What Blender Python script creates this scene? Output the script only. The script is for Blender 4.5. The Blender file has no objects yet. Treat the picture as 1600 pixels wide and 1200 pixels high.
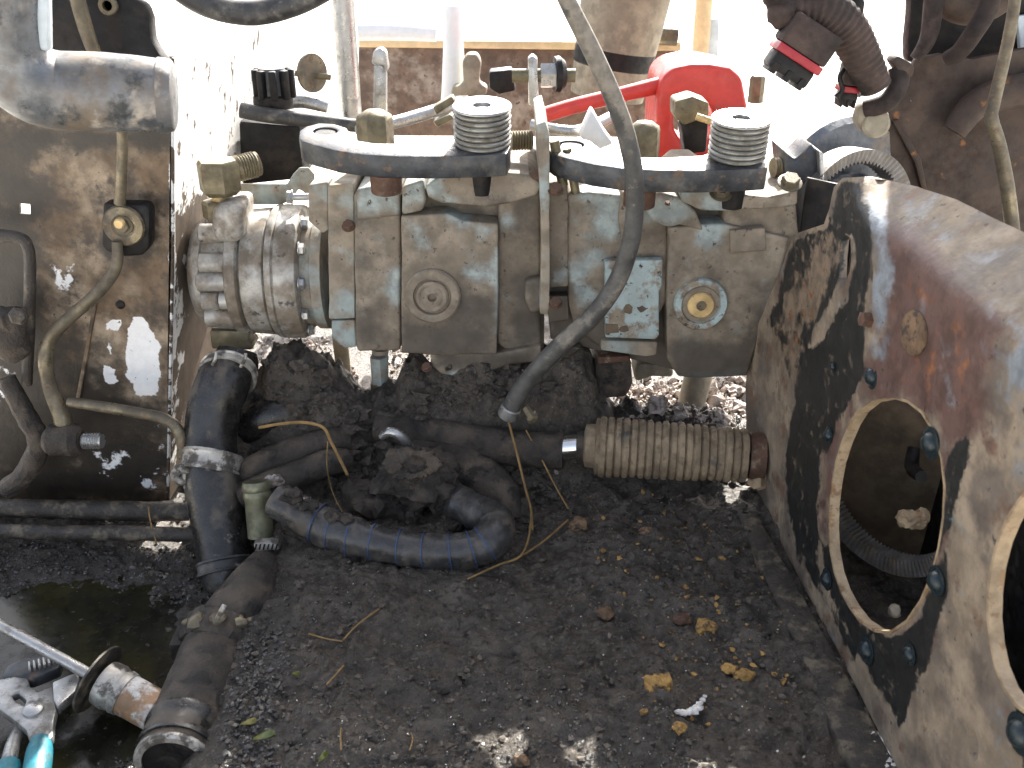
import bpy, bmesh, math, random
import numpy as np
from mathutils import Vector, Matrix, Quaternion
random.seed(7); rng = np.random.default_rng(7)
SC = bpy.context.scene; COL = SC.collection
# ------------------------------------------------------------------ camera, sky, sun, exposure
F = 1540.0; PITCH = math.radians(26)
cd = bpy.data.cameras.new('camera'); cam = bpy.data.objects.new('camera', cd); COL.objects.link(cam)
cd.sensor_width = 36; cd.lens = 36*F/1600; cd.clip_start = .02; cd.clip_end = 400
cam.rotation_euler = (math.radians(90)-PITCH, 0, 0)
cd.dof.use_dof = True; cd.dof.focus_distance = 1.02; cd.dof.aperture_fstop = 14
SC.camera = cam
SUN_EL, SUN_AZ = math.radians(37), math.radians(14)
w = bpy.data.worlds.new('World'); SC.world = w; w.use_nodes = True
nt = w.node_tree; bg = nt.nodes['Background']; sk = nt.nodes.new('ShaderNodeTexSky')
sk.sky_type = 'NISHITA'; sk.sun_disc = False; sk.sun_elevation = SUN_EL; sk.sun_rotation = SUN_AZ
sk.dust_density = 4.0; sk.air_density = .7; sk.ozone_density = .4
hs = nt.nodes.new('ShaderNodeHueSaturation'); hs.inputs['Saturation'].default_value = .5
nt.links.new(sk.outputs[0], hs.inputs['Color']); nt.links.new(hs.outputs[0], bg.inputs[0]); bg.inputs[1].default_value = .118
sl = bpy.data.lights.new('sun', 'SUN'); so = bpy.data.objects.new('sun', sl); COL.objects.link(so)
sl.energy = 5.0; sl.angle = math.radians(.5); sl.color = (1, .95, .87)
sd = Vector((math.sin(SUN_AZ)*math.cos(SUN_EL), math.cos(SUN_AZ)*math.cos(SUN_EL), math.sin(SUN_EL)))
so.rotation_euler = sd.to_track_quat('Z', 'Y').to_euler(); so.location = (0, 3, 3)
SC.view_settings.view_transform = 'Standard'; SC.view_settings.look = 'None'
SC.view_settings.exposure = 2.08; SC.view_settings.gamma = 1
SC.render.engine = 'CYCLES'; SC.cycles.max_bounces = 6; SC.cycles.use_denoising = True

# ------------------------------------------------------------------ rays: photo pixel -> place at a chosen distance
cT, sT = math.cos(PITCH), math.sin(PITCH)
def ray(px, py):
    u = (px-800)/F; v = (600-py)/F
    return Vector((u, cT+v*sT, -sT+v*cT))
def PY(px, py, Y):
    d = ray(px, py); return d*(Y/d.y)
def PZ(px, py, z):
    d = ray(px, py); return d*(z/d.z)
def PP(px, py, p, n):
    d = ray(px, py); return d*(p.dot(n)/d.dot(n))
def rp(r, py, Y): return r*(Y/ray(800, py).y)/F
def proj(co):
    d = co[:, 1]*cT-co[:, 2]*sT
    return 800+F*co[:, 0]/d, 600-F*(co[:, 1]*sT+co[:, 2]*cT)/d
def PW(px, py):                                   # on the plane of the right-hand case wall
    d = ray(px, py); return d*(.3338/(d.x+.0673*d.y))
# ------------------------------------------------------------------ objects
ROOT = {}
def link(o): COL.objects.link(o); return o
def thing(name, label, cat, loc, group=None):
    o = link(bpy.data.objects.new(name, None)); o.location = loc; o.empty_display_size = .02
    o['label'] = label; o['category'] = cat
    if group: o['group'] = group
    ROOT[o.name] = Vector(loc); return o
def mesh_of(bm, name, mat, off, ang=38):
    if off is not None: bmesh.ops.translate(bm, verts=bm.verts[:], vec=-off)
    bmesh.ops.recalc_face_normals(bm, faces=bm.faces[:])
    me = bpy.data.meshes.new(name); bm.to_mesh(me); bm.free()
    me.materials.append(mat)
    me.polygons.foreach_set('use_smooth', [True]*len(me.polygons))
    me.set_sharp_from_angle(angle=math.radians(ang)); return me
def part(name, bm, mat, parent, ang=38, label=None):
    off = ROOT[parent.name]
    o = link(bpy.data.objects.new(name, mesh_of(bm, name, mat, off, ang))); o.parent = parent
    ROOT[o.name] = off
    if label: o['label'] = label
    return o
def solo(name, bm, mat, label, cat, group=None, kind=None, ang=38):
    vs = [v.co for v in bm.verts]; lo = Vector((sum(v.x for v in vs)/len(vs), sum(v.y for v in vs)/len(vs), min(v.z for v in vs)))
    o = link(bpy.data.objects.new(name, mesh_of(bm, name, mat, lo, ang))); o.location = lo; ROOT[o.name] = lo
    if kind: o['kind'] = kind
    if label: o['label'] = label
    if cat: o['category'] = cat
    if group: o['group'] = group
    return o
def inst(name, me, parent, loc, axis=(0, 0, 1), s=1.0, spin=0.0):
    o = link(bpy.data.objects.new(name, me)); o.parent = parent
    q = Vector((0, 0, 1)).rotation_difference(Vector(axis).normalized())
    o.rotation_mode = 'QUATERNION'; o.rotation_quaternion = q @ Quaternion((0, 0, 1), spin)
    o.location = Vector(loc)-ROOT[parent.name]; o.scale = (s, s, s); ROOT[o.name] = Vector(loc); return o
def dup(root, delta, label):
    def cp(o, par):
        c = o.copy(); COL.objects.link(c); c.parent = par; ROOT[c.name] = ROOT[o.name]+delta
        for ch in list(o.children): cp(ch, c)
        return c
    r = cp(root, None); r.location = Vector(root.location)+delta; r['label'] = label; return r
# ------------------------------------------------------------------ mesh builders
def merge(dst, src):
    me = bpy.data.meshes.new('tmp'); src.to_mesh(me); src.free(); dst.from_mesh(me); bpy.data.meshes.remove(me); return dst
def bev(bm, r, seg=2, ang=30):
    es = [e for e in bm.edges if len(e.link_faces) == 2 and e.calc_face_angle(0) > math.radians(ang)]
    if es and r > 0: bmesh.ops.bevel(bm, geom=es, offset=r, segments=seg, affect='EDGES', clamp_overlap=True, profile=.5)
def slab(pts, ext, bevel=.002, holes=(), seg=2):
    bm = bmesh.new()
    if not holes:
        vs = [bm.verts.new(p) for p in pts]; fs = [bm.faces.new(vs)]
    else:
        es = []
        for lp in [pts]+list(holes):
            vs = [bm.verts.new(p) for p in lp]
            es += [bm.edges.new((vs[i], vs[(i+1) % len(vs)])) for i in range(len(vs))]
        n = Vector((0, 0, 0))
        for i in range(len(pts)): n += Vector(pts[i]).cross(Vector(pts[(i+1) % len(pts)]))
        bmesh.ops.triangle_fill(bm, use_beauty=True, use_dissolve=False, edges=es, normal=n)
        fs = bm.faces[:]
    r = bmesh.ops.extrude_face_region(bm, geom=fs)
    bmesh.ops.translate(bm, verts=[g for g in r['geom'] if isinstance(g, bmesh.types.BMVert)], vec=Vector(ext))
    bmesh.ops.recalc_face_normals(bm, faces=bm.faces[:])
    bev(bm, bevel, seg); return bm
def pr(poly, Y, depth, bevel=.003, holes=(), seg=2):     # upright plate whose face stands at distance Y
    return slab([PY(x, y, Y) for x, y in poly], (0, depth, 0), bevel, [[PY(x, y, Y) for x, y in h] for h in holes], seg)
def box(c, sx, sy, sz, bevel=.002, R=None):
    bm = bmesh.new(); bmesh.ops.create_cube(bm, size=1)
    bmesh.ops.scale(bm, verts=bm.verts[:], vec=(sx, sy, sz)); bev(bm, bevel)
    if R is not None: bmesh.ops.transform(bm, verts=bm.verts[:], matrix=R.to_4x4())
    bmesh.ops.translate(bm, verts=bm.verts[:], vec=c); return bm
def lathe(o, axis, prof, seg=28, phase=0.0, wob=0.0):
    bm = bmesh.new(); a = Vector(axis).normalized()
    u = a.orthogonal().normalized(); v = a.cross(u); rings = []
    for s, r in prof:
        if r < 1e-5: rings.append([bm.verts.new(o+a*s)])
        else:
            rings.append([bm.verts.new(o+a*s+(u*math.cos(phase+2*math.pi*k/seg)+v*math.sin(phase+2*math.pi*k/seg))*r*(1+wob*random.uniform(-1, 1))) for k in range(seg)])
    for A, B in zip(rings, rings[1:]):
        for k in range(seg):
            k2 = (k+1) % seg
            if len(A) == 1 and len(B) == 1: continue
            if len(A) == 1: bm.faces.new((A[0], B[k], B[k2]))
            elif len(B) == 1: bm.faces.new((A[k], A[k2], B[0]))
            else: bm.faces.new((A[k], A[k2], B[k2], B[k]))
    for R in (rings[0], rings[-1]):
        if len(R) > 1 and rings[0] is not rings[-1]: bm.faces.new(R)
    return bm
def solidprof(prof): return [(prof[0][0], 0)]+list(prof)+[(prof[-1][0], 0)]
def ringprof(s0, s1, r0, r1, b=.0008):                       # closed ring section r0..r1
    return [(s0, r0), (s0, r1-b), (s0+b, r1), (s1-b, r1), (s1, r1-b), (s1, r0), (s0, r0)]
def cr(pts, sub):
    out = []; n = len(pts)
    for i in range(n-1):
        p0, p1, p2, p3 = pts[max(i-1, 0)], pts[i], pts[i+1], pts[min(i+2, n-1)]
        for k in range(sub):
            t = k/sub
            out.append(.5*((2*p1)+(p2-p0)*t+(2*p0-5*p1+4*p2-p3)*t*t+(3*p1-p0-3*p2+p3)*t**3))
    out.append(pts[-1]); return out
def sweep(ctrl, seg=14, sub=6, mod=None, inner=None, lump=0.0):
    """ctrl: [(Vector, radius)] -> a round tube along the curve, returns bm, centre line"""
    arr = cr([np.array((p.x, p.y, p.z, r)) for p, r in ctrl], sub)
    C = [Vector(a[:3]) for a in arr]; R = [float(a[3]) for a in arr]
    bm = bmesh.new(); rings = []; L = 0; nrm = None
    for i, c in enumerate(C):
        t = (C[min(i+1, len(C)-1)]-C[max(i-1, 0)]).normalized()
        nrm = t.orthogonal().normalized() if nrm is None else (nrm-t*nrm.dot(t)).normalized()
        b = t.cross(nrm)
        if i: L += (c-C[i-1]).length
        r = R[i]*(mod(L) if mod else 1)
        rings.append([bm.verts.new(c+(nrm*math.cos(a)+b*math.sin(a))*r*(1+lump*random.uniform(-1, 1))) for a in (2*math.pi*k/seg for k in range(seg))])
    for A, B in zip(rings, rings[1:]):
        for k in range(seg): bm.faces.new((A[k], A[(k+1) % seg], B[(k+1) % seg], B[k]))
    bm.faces.new(rings[0]); bm.faces.new(rings[-1])
    return bm, C, R
def hose(pts, seg=14, sub=6, **k):                          # [(px, py, Y, radius_px)]
    return sweep([(PY(x, y, Y), rp(r, y, Y)) for x, y, Y, r in pts], seg, sub, **k)
def vn3(p, s, seed=0):
    q = np.asarray(p)*s+seed*17.3; i = np.floor(q).astype(np.int64); f = q-i; f = f*f*(3-2*f); o = 0
    def h(a, b, c):
        n = (a*73856093) ^ (b*19349663) ^ (c*83492791) ^ (seed*2654435 + 101)
        n = (n ^ (n >> 13))*1274126177 & 0x7fffffff; n = (n ^ (n >> 16))*668265263 & 0x7fffffff
        return (n & 0xffff)/65535.0
    for a in (0, 1):
        for b in (0, 1):
            for c in (0, 1):
                wt = (f[:, 0] if a else 1-f[:, 0])*(f[:, 1] if b else 1-f[:, 1])*(f[:, 2] if c else 1-f[:, 2])
                o = o+wt*h(i[:, 0]+a, i[:, 1]+b, i[:, 2]+c)
    return o*2-1
def fbm(p, s, oct=4, seed=0, gain=.5):
    a, t = 1, 0
    for k in range(oct): t = t+a*vn3(p, s*2**k, seed+k); a *= gain
    return t
def rough_up(bm, amp, s, seed=0, oct=3):                    # real relief pushed along the normals
    bm.normal_update(); vs = bm.verts[:]
    if not vs: return bm
    n = fbm(np.array([v.co for v in vs]), s, oct, seed)*amp
    nr = [v.normal.copy() for v in vs]
    for v, d, m in zip(vs, n, nr): v.co += m*float(d)
    return bm
def lump(c, r, sub=3, amp=.3, s=None, seed=0, sq=(1, 1, 1)):
    bm = bmesh.new(); bmesh.ops.create_icosphere(bm, subdivisions=sub, radius=r)
    bmesh.ops.scale(bm, verts=bm.verts[:], vec=sq); bmesh.ops.translate(bm, verts=bm.verts[:], vec=c)
    return rough_up(bm, r*amp, s or 1.6/r, seed, 4)
def gridify(bm, step, axes=(0, 2)):
    for ax in axes:
        vals = [v.co[ax] for v in bm.verts]; a, b = min(vals), max(vals); no = [0, 0, 0]; no[ax] = 1
        x = a+step
        while x < b-step*.3:
            co = [0, 0, 0]; co[ax] = x
            bmesh.ops.bisect_plane(bm, geom=bm.verts[:]+bm.edges[:]+bm.faces[:], plane_co=co, plane_no=no, dist=1e-6); x += step
    return bm
def sdf(X, Y, poly):
    n = len(poly); d = np.full(X.shape, 1e9); ins = np.zeros(X.shape, bool)
    for i in range(n):
        x0, y0 = poly[i]; x1, y1 = poly[(i+1) % n]
        ex, ey = x1-x0, y1-y0; wx, wy = X-x0, Y-y0
        t = np.clip((wx*ex+wy*ey)/(ex*ex+ey*ey+1e-9), 0, 1)
        d = np.minimum(d, (wx-ex*t)**2+(wy-ey*t)**2)
        c = ((y0 > Y) != (y1 > Y)) & (X < (x1-x0)*(Y-y0)/(y1-y0+1e-9)+x0); ins ^= c
    return np.where(ins, 1, -1)*np.sqrt(d)
def paint(o, attr, polys, soft=14.0):                       # stores where old paint, mud, rust or a painted highlight lies on the sheet
    me = o.data; n = len(me.vertices); co = np.empty(n*3); me.vertices.foreach_get('co', co); co = co.reshape(-1, 3)+np.array(ROOT[o.name])
    X, Y = proj(co); v = np.zeros(n)
    for p in polys:
        sft = soft; mx = 1
        if isinstance(p, dict): sft = p['soft']; mx = p.get('mx', 1); p = p['poly']
        v = np.maximum(v, mx*np.clip(.5+sdf(X, Y, p)/(2*sft), 0, 1))
    a = me.attributes.new(attr, 'FLOAT', 'POINT'); a.data.foreach_set('value', v)
def rect(x0, y0, x1, y1): return [(x0, y0), (x1, y0), (x1, y1), (x0, y1)]
def ell(cx, cy, a, b, n=28, t=0): return [(cx+a*math.cos(2*math.pi*k/n)*math.cos(t)-b*math.sin(2*math.pi*k/n)*math.sin(t), cy+a*math.cos(2*math.pi*k/n)*math.sin(t)+b*math.sin(2*math.pi*k/n)*math.cos(t)) for k in range(n)]
# ------------------------------------------------------------------ materials
def M(name, base, rough=.6, metal=0.0, layers=(), bump=.35, bs=220, var=.3, vs=45, bdist=.0015, spec=.5):
    m = bpy.data.materials.new(name); m.use_nodes = True; t = m.node_tree; N = t.nodes; L = t.links
    p = N['Principled BSDF']; p.inputs['Specular IOR Level'].default_value = spec
    tc = N.new('ShaderNodeTexCoord'); oi = N.new('ShaderNodeObjectInfo')
    mu = N.new('ShaderNodeMath'); mu.operation = 'MULTIPLY'; mu.inputs[1].default_value = 9; L.new(oi.outputs['Random'], mu.inputs[0])
    va = N.new('ShaderNodeVectorMath'); va.operation = 'ADD'; L.new(tc.outputs['Object'], va.inputs[0]); L.new(mu.outputs[0], va.inputs[1])
    def noise(s, det=6, rgh=.6, dist=0.0):
        n = N.new('ShaderNodeTexNoise'); n.inputs['Scale'].default_value = s; n.inputs['Detail'].default_value = det
        n.inputs['Roughness'].default_value = rgh; n.inputs['Distortion'].default_value = dist
        L.new(va.outputs[0], n.inputs['Vector']); return n.outputs['Fac']
    def ramp(sock, a, b):
        r = N.new('ShaderNodeMapRange'); r.interpolation_type = 'SMOOTHSTEP'
        r.inputs['From Min'].default_value = a; r.inputs['From Max'].default_value = b
        L.new(sock, r.inputs['Value']); return r.outputs[0]
    def mixc(f, a, b):
        x = N.new('ShaderNodeMix'); x.data_type = 'RGBA'; L.new(f, x.inputs['Factor'])
        for s, v in ((x.inputs['A'], a), (x.inputs['B'], b)):
            if isinstance(v, tuple): s.default_value = (*v, 1)
            else: L.new(v, s)
        return x.outputs['Result']
    def mixf(f, a, b):
        x = N.new('ShaderNodeMix'); x.data_type = 'FLOAT'; L.new(f, x.inputs['Factor'])
        for s, v in ((x.inputs['A'], a), (x.inputs['B'], b)):
            if isinstance(v, (int, float)): s.default_value = v
            else: L.new(v, s)
        return x.outputs['Result']
    lo = tuple(c*(1-var) for c in base); hi = tuple(min(c*(1+var), 1) for c in base)
    col = mixc(ramp(noise(vs, 8, .65), .34, .66), lo, hi); rg = mixf(ramp(noise(vs*2.3, 4), .35, .65), max(rough-.1, .03), min(rough+.12, 1)); mt = metal
    for ly in layers:
        n = noise(ly.get('s', 60), ly.get('det', 8), ly.get('rgh', .65), ly.get('dist', 0.0))
        if 'a' in ly:
            at = N.new('ShaderNodeAttribute'); at.attribute_name = ly['a']
            x = N.new('ShaderNodeMath'); x.operation = 'MULTIPLY_ADD'; x.inputs[1].default_value = ly.get('amp', 2.2); L.new(n, x.inputs[0])
            y = N.new('ShaderNodeMath'); y.operation = 'ADD'; x.inputs[2].default_value = -.5*ly.get('amp', 2.2)
            L.new(x.outputs[0], y.inputs[0]); L.new(at.outputs['Fac'], y.inputs[1]); n = y.outputs[0]
        f = ramp(n, ly.get('t', .5)-ly.get('w', .03), ly.get('t', .5)+ly.get('w', .03))
        if ly.get('o', 1) < 1:
            z = N.new('ShaderNodeMath'); z.operation = 'MULTIPLY'; z.inputs[1].default_value = ly['o']; L.new(f, z.inputs[0]); f = z.outputs[0]
        c = ly['c']
        if ly.get('var', .25) > 0:
            v = ly.get('var', .25)
            c = mixc(ramp(noise(ly.get('s', 60)*1.9, 6), .35, .65), tuple(k*(1-v) for k in c), tuple(min(1, k*(1+v)) for k in c))
        col = mixc(f, col, c); rg = mixf(f, rg, ly.get('r', rough)); mt = mixf(f, mt, ly.get('m', 0.0))
    L.new(col, p.inputs['Base Color']); L.new(rg, p.inputs['Roughness'])
    if isinstance(mt, (int, float)): p.inputs['Metallic'].default_value = mt
    else: L.new(mt, p.inputs['Metallic'])
    if bump > 0:
        b = N.new('ShaderNodeBump'); b.inputs['Strength'].default_value = bump; b.inputs['Distance'].default_value = bdist
        L.new(noise(bs, 8, .7), b.inputs['Height']); L.new(b.outputs[0], p.inputs['Normal'])
    return m
TAN = (.225, .188, .142); DARK = (.035, .031, .027); RUST = (.105, .055, .035); BLUE = (.42, .52, .53); OIL = (.02, .019, .018)
m_ground = M('pale_gravel', (.5, .47, .42), .9, var=.15, vs=3, bs=40)
m_muck = M('oily_muck', (.072, .058, .044), .36, layers=[dict(c=(.075, .064, .052), s=11, t=.52, w=.1, r=.24, o=.75), dict(c=(.105, .088, .07), s=16, t=.54, w=.12, r=.6), dict(c=(.03, .025, .02), s=38, t=.58, w=.08, r=.4), dict(c=(.03, .025, .02), s=150, t=.58, w=.08, r=.3), dict(c=(.17, .145, .115), s=260, t=.62, w=.05, r=.6), dict(c=(.3, .28, .25), s=190, t=.7, w=.03, r=.8), dict(c=(.055, .048, .04), a='wet', s=30, amp=2.4, r=.2, w=.25, o=.9)], bump=1.0, bs=210, bdist=.0045, var=.45, vs=110)
m_crumb = M('dark_crumbs', (.08, .065, .05), .75, layers=[dict(c=(.15, .13, .105), s=70, t=.56, w=.05, r=.9), dict(c=OIL, s=30, t=.58, w=.06, r=.3)], bump=.6, bs=700)
m_wetcrumb = M('wet_crumbs', (.035, .03, .026), .14, layers=[dict(c=(.12, .11, .1), s=80, t=.56, w=.05, r=.35)], bump=.6, bs=700, spec=.8)
m_pale = M('pale_dry_debris', (.5, .44, .4), .95, layers=[dict(c=(.2, .16, .13), s=80, t=.55, w=.06)], bump=.9, bs=420, bdist=.003)  # debris tone lightened to stand in for sun patches under the pumps
m_ochre = M('ochre_clod', (.42, .25, .08), .9, layers=[dict(c=(.14, .09, .05), s=120, t=.56, w=.05)], bump=.9, bs=500, bdist=.003)
m_brownclod = M('brown_clod', (.2, .125, .07), .9, layers=[dict(c=(.07, .05, .04), s=120, t=.54, w=.06)], bump=.9, bs=500, bdist=.003)
m_white = M('white_chalky', (.75, .73, .69), .9, layers=[dict(c=(.35, .3, .25), s=140, t=.6, w=.05)], bump=.8, bs=500, bdist=.002)
m_drop = M('wet_black_drops', (.02, .018, .015), .05, bump=0, spec=1.0)
m_oil = M('old_oil', (.011, .011, .008), .2, layers=[dict(c=(.03, .027, .012), s=14, t=.52, w=.12, r=.1), dict(c=(.1, .09, .075), s=75, t=.66, w=.03, r=.6)], bump=.15, bs=60, spec=.35)
m_pump = M('grimy_pump_casting', TAN, .8, layers=[dict(c=(.17, .14, .105), s=16, t=.53, w=.1, r=.85), dict(c=(.285, .33, .32), a='paint', s=34, amp=2.2, r=.55, w=.42), dict(c=(.055, .045, .035), a='grease_dark', s=22, amp=2.0, r=.5, w=.35, o=.85), dict(c=(.075, .062, .05), s=130, t=.64, w=.05, r=.8)], bump=.3, bs=200, vs=38)
m_bluepaint = M('chipped_pale_blue_paint', (.34, .42, .42), .5, layers=[dict(c=TAN, s=40, t=.53, w=.06, r=.8), dict(c=DARK, s=110, t=.62, w=.04, r=.8)], bump=.25, bs=240, var=.12)
m_bluedirt = M('dirty_pale_blue_paint', (.29, .34, .33), .55, layers=[dict(c=(.24, .2, .15), s=24, t=.44, w=.12, r=.85), dict(c=DARK, s=90, t=.66, w=.05, r=.8)], bump=.3, bs=240, var=.12)
m_alu = M('stained_aluminium', (.42, .41, .38), .45, .35, var=.15, layers=[dict(c=(.17, .14, .105), s=24, t=.49, w=.12, r=.7, m=.1), dict(c=(.07, .06, .05), s=60, t=.64, w=.05, r=.7)], bump=.18, bs=260)
m_brass = M('dull_brass', (.17, .145, .088), .5, .4, layers=[dict(c=(.13, .1, .06), s=60, t=.56, w=.08, r=.8)], bump=.2, bs=300)
m_brassclean = M('bright_brass', (.55, .4, .19), .5, .3, layers=[dict(c=(.16, .11, .06), s=120, t=.62, w=.05, r=.8)], bump=.2, bs=400)
m_ring = M('grey_steel_rings', (.27, .265, .24), .38, .6, layers=[dict(c=(.13, .115, .085), s=40, t=.56, w=.1, r=.6)], bump=.15)
m_arm = M('dark_scaled_steel', (.05, .055, .062), .42, .4, layers=[dict(c=(.12, .115, .105), s=26, t=.58, w=.1, r=.55, m=.3), dict(c=(.12, .085, .06), s=85, t=.6, w=.05, r=.8)], bump=.3, bs=260)
m_steel = M('worn_steel', (.42, .42, .41), .34, .8, var=.12, layers=[dict(c=(.22, .2, .17), s=50, t=.62, w=.1, r=.6, m=.2)], bump=.2, bs=350)
m_chrome = M('chromed_rod', (.8, .8, .8), .1, 1.0, layers=[dict(c=(.2, .15, .11), s=160, t=.64, w=.03, r=.6)], bump=.05, bs=300, var=.05)
m_line = M('brownish_steel_line', (.175, .15, .1), .28, .55, layers=[dict(c=(.085, .07, .05), s=35, t=.52, w=.14, r=.7), dict(c=(.15, .1, .06), s=130, t=.6, w=.05, r=.8)], bump=.3, bs=400)
m_darkline = M('oil_caked_line', (.045, .037, .03), .45, layers=[dict(c=(.16, .13, .09), s=50, t=.56, w=.08, r=.6), dict(c=OIL, s=40, t=.6, w=.05, r=.3)], bump=.7, bs=260, bdist=.003)
m_rubber = M('black_rubber', (.03, .03, .031), .45, layers=[dict(c=(.13, .12, .105), s=35, t=.55, w=.1, r=.8), dict(c=(.2, .18, .15), s=140, t=.66, w=.04, r=.9)], bump=.2, bs=420)
m_dusthose = M('dusty_black_hose', (.075, .074, .07), .5, layers=[dict(c=(.2, .18, .15), a='dust', s=45, amp=2.0, r=.85, w=.2), dict(c=(.16, .145, .12), s=110, t=.62, w=.05, r=.9)], bump=.2, bs=420)
m_oilhose = M('oily_black_hose', (.017, .016, .015), .24, layers=[dict(c=(.085, .072, .058), s=26, t=.58, w=.08, r=.7), dict(c=(.16, .14, .115), s=110, t=.66, w=.05, r=.8)], bump=.22, bs=260, spec=.5)
m_mudhose = M('mud_caked_hose', (.05, .041, .033), .55, layers=[dict(c=(.115, .09, .067), s=22, t=.55, w=.12, r=.8), dict(c=(.018, .015, .013), s=36, t=.56, w=.08, r=.3)], bump=.9, bs=300, bdist=.004)
m_tape = M('taped_hose', (.042, .041, .04), .26, layers=[dict(c=(.12, .098, .075), s=30, t=.6, w=.1, r=.85)], bump=.25, bs=300)
m_stripe = M('blue_print_line', (.03, .065, .16), .5, bump=0, var=.1)
m_bellow = M('muddy_rubber_boot', (.25, .192, .125), .85, layers=[dict(c=(.075, .066, .056), s=24, t=.6, w=.06, r=.6), dict(c=(.17, .125, .08), s=75, t=.56, w=.08, r=.9)], bump=.5, bs=300)
m_panel = M('brown_stained_sheet', (.13, .085, .048), .55, layers=[dict(c=(.33, .26, .185), s=20, t=.53, w=.12, r=.75), dict(c=(.05, .035, .024), s=32, t=.56, w=.1, r=.5), dict(c=(.02, .016, .012), a='grease_dark', s=26, amp=2.4, r=.4, w=.35, o=.95), dict(c=(.85, .85, .84), a='white', s=70, amp=1.3, r=.5, w=.06, var=.04), dict(c=(.04, .034, .028), s=120, t=.655, w=.02, r=.7)], bump=.4, bs=230)
m_flange = M('flaking_white_paint', (.82, .82, .8), .5, layers=[dict(c=(.09, .062, .04), a='grease_dark', s=32, amp=2.2, r=.7, w=.06), dict(c=(.1, .07, .045), s=38, t=.6, w=.02, r=.8)], bump=.3, bs=200, var=.06)
m_chipwhite = M('chipped_white_edge', (.8, .8, .78), .5, layers=[dict(c=(.06, .042, .028), s=45, t=.47, w=.03, r=.8)], bump=.3)
m_tube = M('scuffed_grey_tube', (.16, .172, .185), .34, .55, layers=[dict(c=(.15, .118, .085), s=12, t=.56, w=.12, r=.65, m=.1), dict(c=(.03, .035, .038), s=20, t=.62, w=.05, r=.6), dict(c=(.3, .27, .23), s=30, t=.62, w=.06, r=.7)], bump=.25, bs=180)
m_post = M('brown_dusty_post', (.12, .09, .058), .6, .2, layers=[dict(c=(.1, .07, .045), s=22, t=.55, w=.08)], bump=.3, bs=200)
m_paleblue = M('pale_blue_plate', (.55, .62, .66), .45, bump=.15, var=.1)
m_black = M('black_plate', (.007, .0065, .007), .55, spec=.3, layers=[dict(c=(.028, .023, .02), s=30, t=.58, w=.08, r=.8)], bump=.3, bs=200)
m_case = M('muddy_case_wall', (.24, .19, .135), .75, vs=25, layers=[dict(c=(.12, .098, .08), s=20, t=.535, w=.1, r=.6), dict(c=(.14, .085, .055), s=26, t=.6, w=.06, r=.7), dict(c=(.105, .06, .05), a='rust', s=26, amp=2.2, r=.5, w=.3), dict(c=(.2, .085, .04), a='rust', s=48, amp=2.6, t=1.25, r=.6, w=.2), dict(c=(.21, .235, .26), a='wear_highlight', s=30, amp=2.6, r=.45, m=.1, w=.3), dict(c=(.013, .0135, .013), a='black', s=48, amp=2.1, r=.5, w=.13, var=.3), dict(c=(.09, .07, .05), a='black', s=70, amp=1.6, t=1.17, w=.08, r=.7), dict(c=(.17, .125, .085), a='fleck', s=34, amp=2.8, t=.8, r=.8, w=.14), dict(c=(.2, .08, .03), a='fleck', s=50, amp=2.4, t=1.18, r=.8, w=.08), dict(c=(.12, .19, .21), s=34, t=.7, w=.03, r=.4), dict(c=(.06, .052, .045), s=110, t=.655, w=.03, r=.7)], bump=.35, bs=240)
m_edge = M('bare_tan_edge', (.3, .225, .14), .7, layers=[dict(c=(.2, .12, .06), s=70, t=.56, w=.06)], bump=.3, bs=300)
m_stud = M('blued_stud', (.014, .026, .032), .16, .2, layers=[dict(c=(.12, .1, .08), s=160, t=.62, w=.05, r=.7)], bump=.15, bs=400)
m_rusty = M('rusty_steel', RUST, .75, .15, layers=[dict(c=(.09, .05, .033), s=60, t=.53, w=.1), dict(c=(.26, .2, .14), s=35, t=.6, w=.07, r=.9)], bump=.5, bs=260)
m_brownplate = M('brown_dusty_plate', (.045, .028, .02), .75, layers=[dict(c=(.08, .055, .04), s=11, t=.54, w=.12), dict(c=(.05, .035, .028), s=25, t=.57, w=.08), dict(c=(.2, .09, .03), s=40, t=.66, w=.04), dict(c=(.6, .58, .55), s=70, t=.72, w=.015)], bump=.4, bs=180)
m_loom = M('dusty_loom', (.03, .023, .021), .8, spec=.3, layers=[dict(c=(.062, .043, .037), s=30, t=.53, w=.1)], bump=.4, bs=300)
m_red = M('red_plastic', (.6, .05, .04), .4, bump=.1, var=.1, layers=[dict(c=(.3, .1, .07), s=60, t=.66, w=.05, r=.7)])
m_redseal = M('red_seal', (.3, .01, .02), .4, bump=.1, var=.1)
m_tanleg = M('tan_canister', (.27, .235, .17), .7, layers=[dict(c=(.2, .17, .12), s=9, t=.55, w=.12)], bump=.25, bs=120)
m_board = M('brown_board', (.13, .085, .06), .7, layers=[dict(c=(.27, .22, .18), s=18, t=.57, w=.08), dict(c=(.05, .04, .03), s=90, t=.64, w=.04)], bump=.3, bs=150)
m_wood = M('pale_wood_rail', (.62, .46, .27), .7, bump=.3, bs=150, var=.12)
m_whitepost = M('white_post', (.75, .76, .76), .5, bump=.15, var=.05)
m_teal = M('teal_grip', (.01, .13, .165), .5, layers=[dict(c=(.05, .07, .07), s=60, t=.62, w=.06, r=.8)], bump=.3, bs=250)
m_olive = M('olive_plated_sleeve', (.2, .2, .13), .38, .45, layers=[dict(c=(.09, .085, .06), s=50, t=.57, w=.08)], bump=.2, bs=300)
m_straw = M('dry_straw', (.24, .15, .055), .8, bump=.3, bs=400)
m_leaf = M('green_leaf', (.05, .085, .008), .5, layers=[dict(c=(.14, .12, .02), s=90, t=.53, w=.06)], bump=.2, bs=300)
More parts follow.
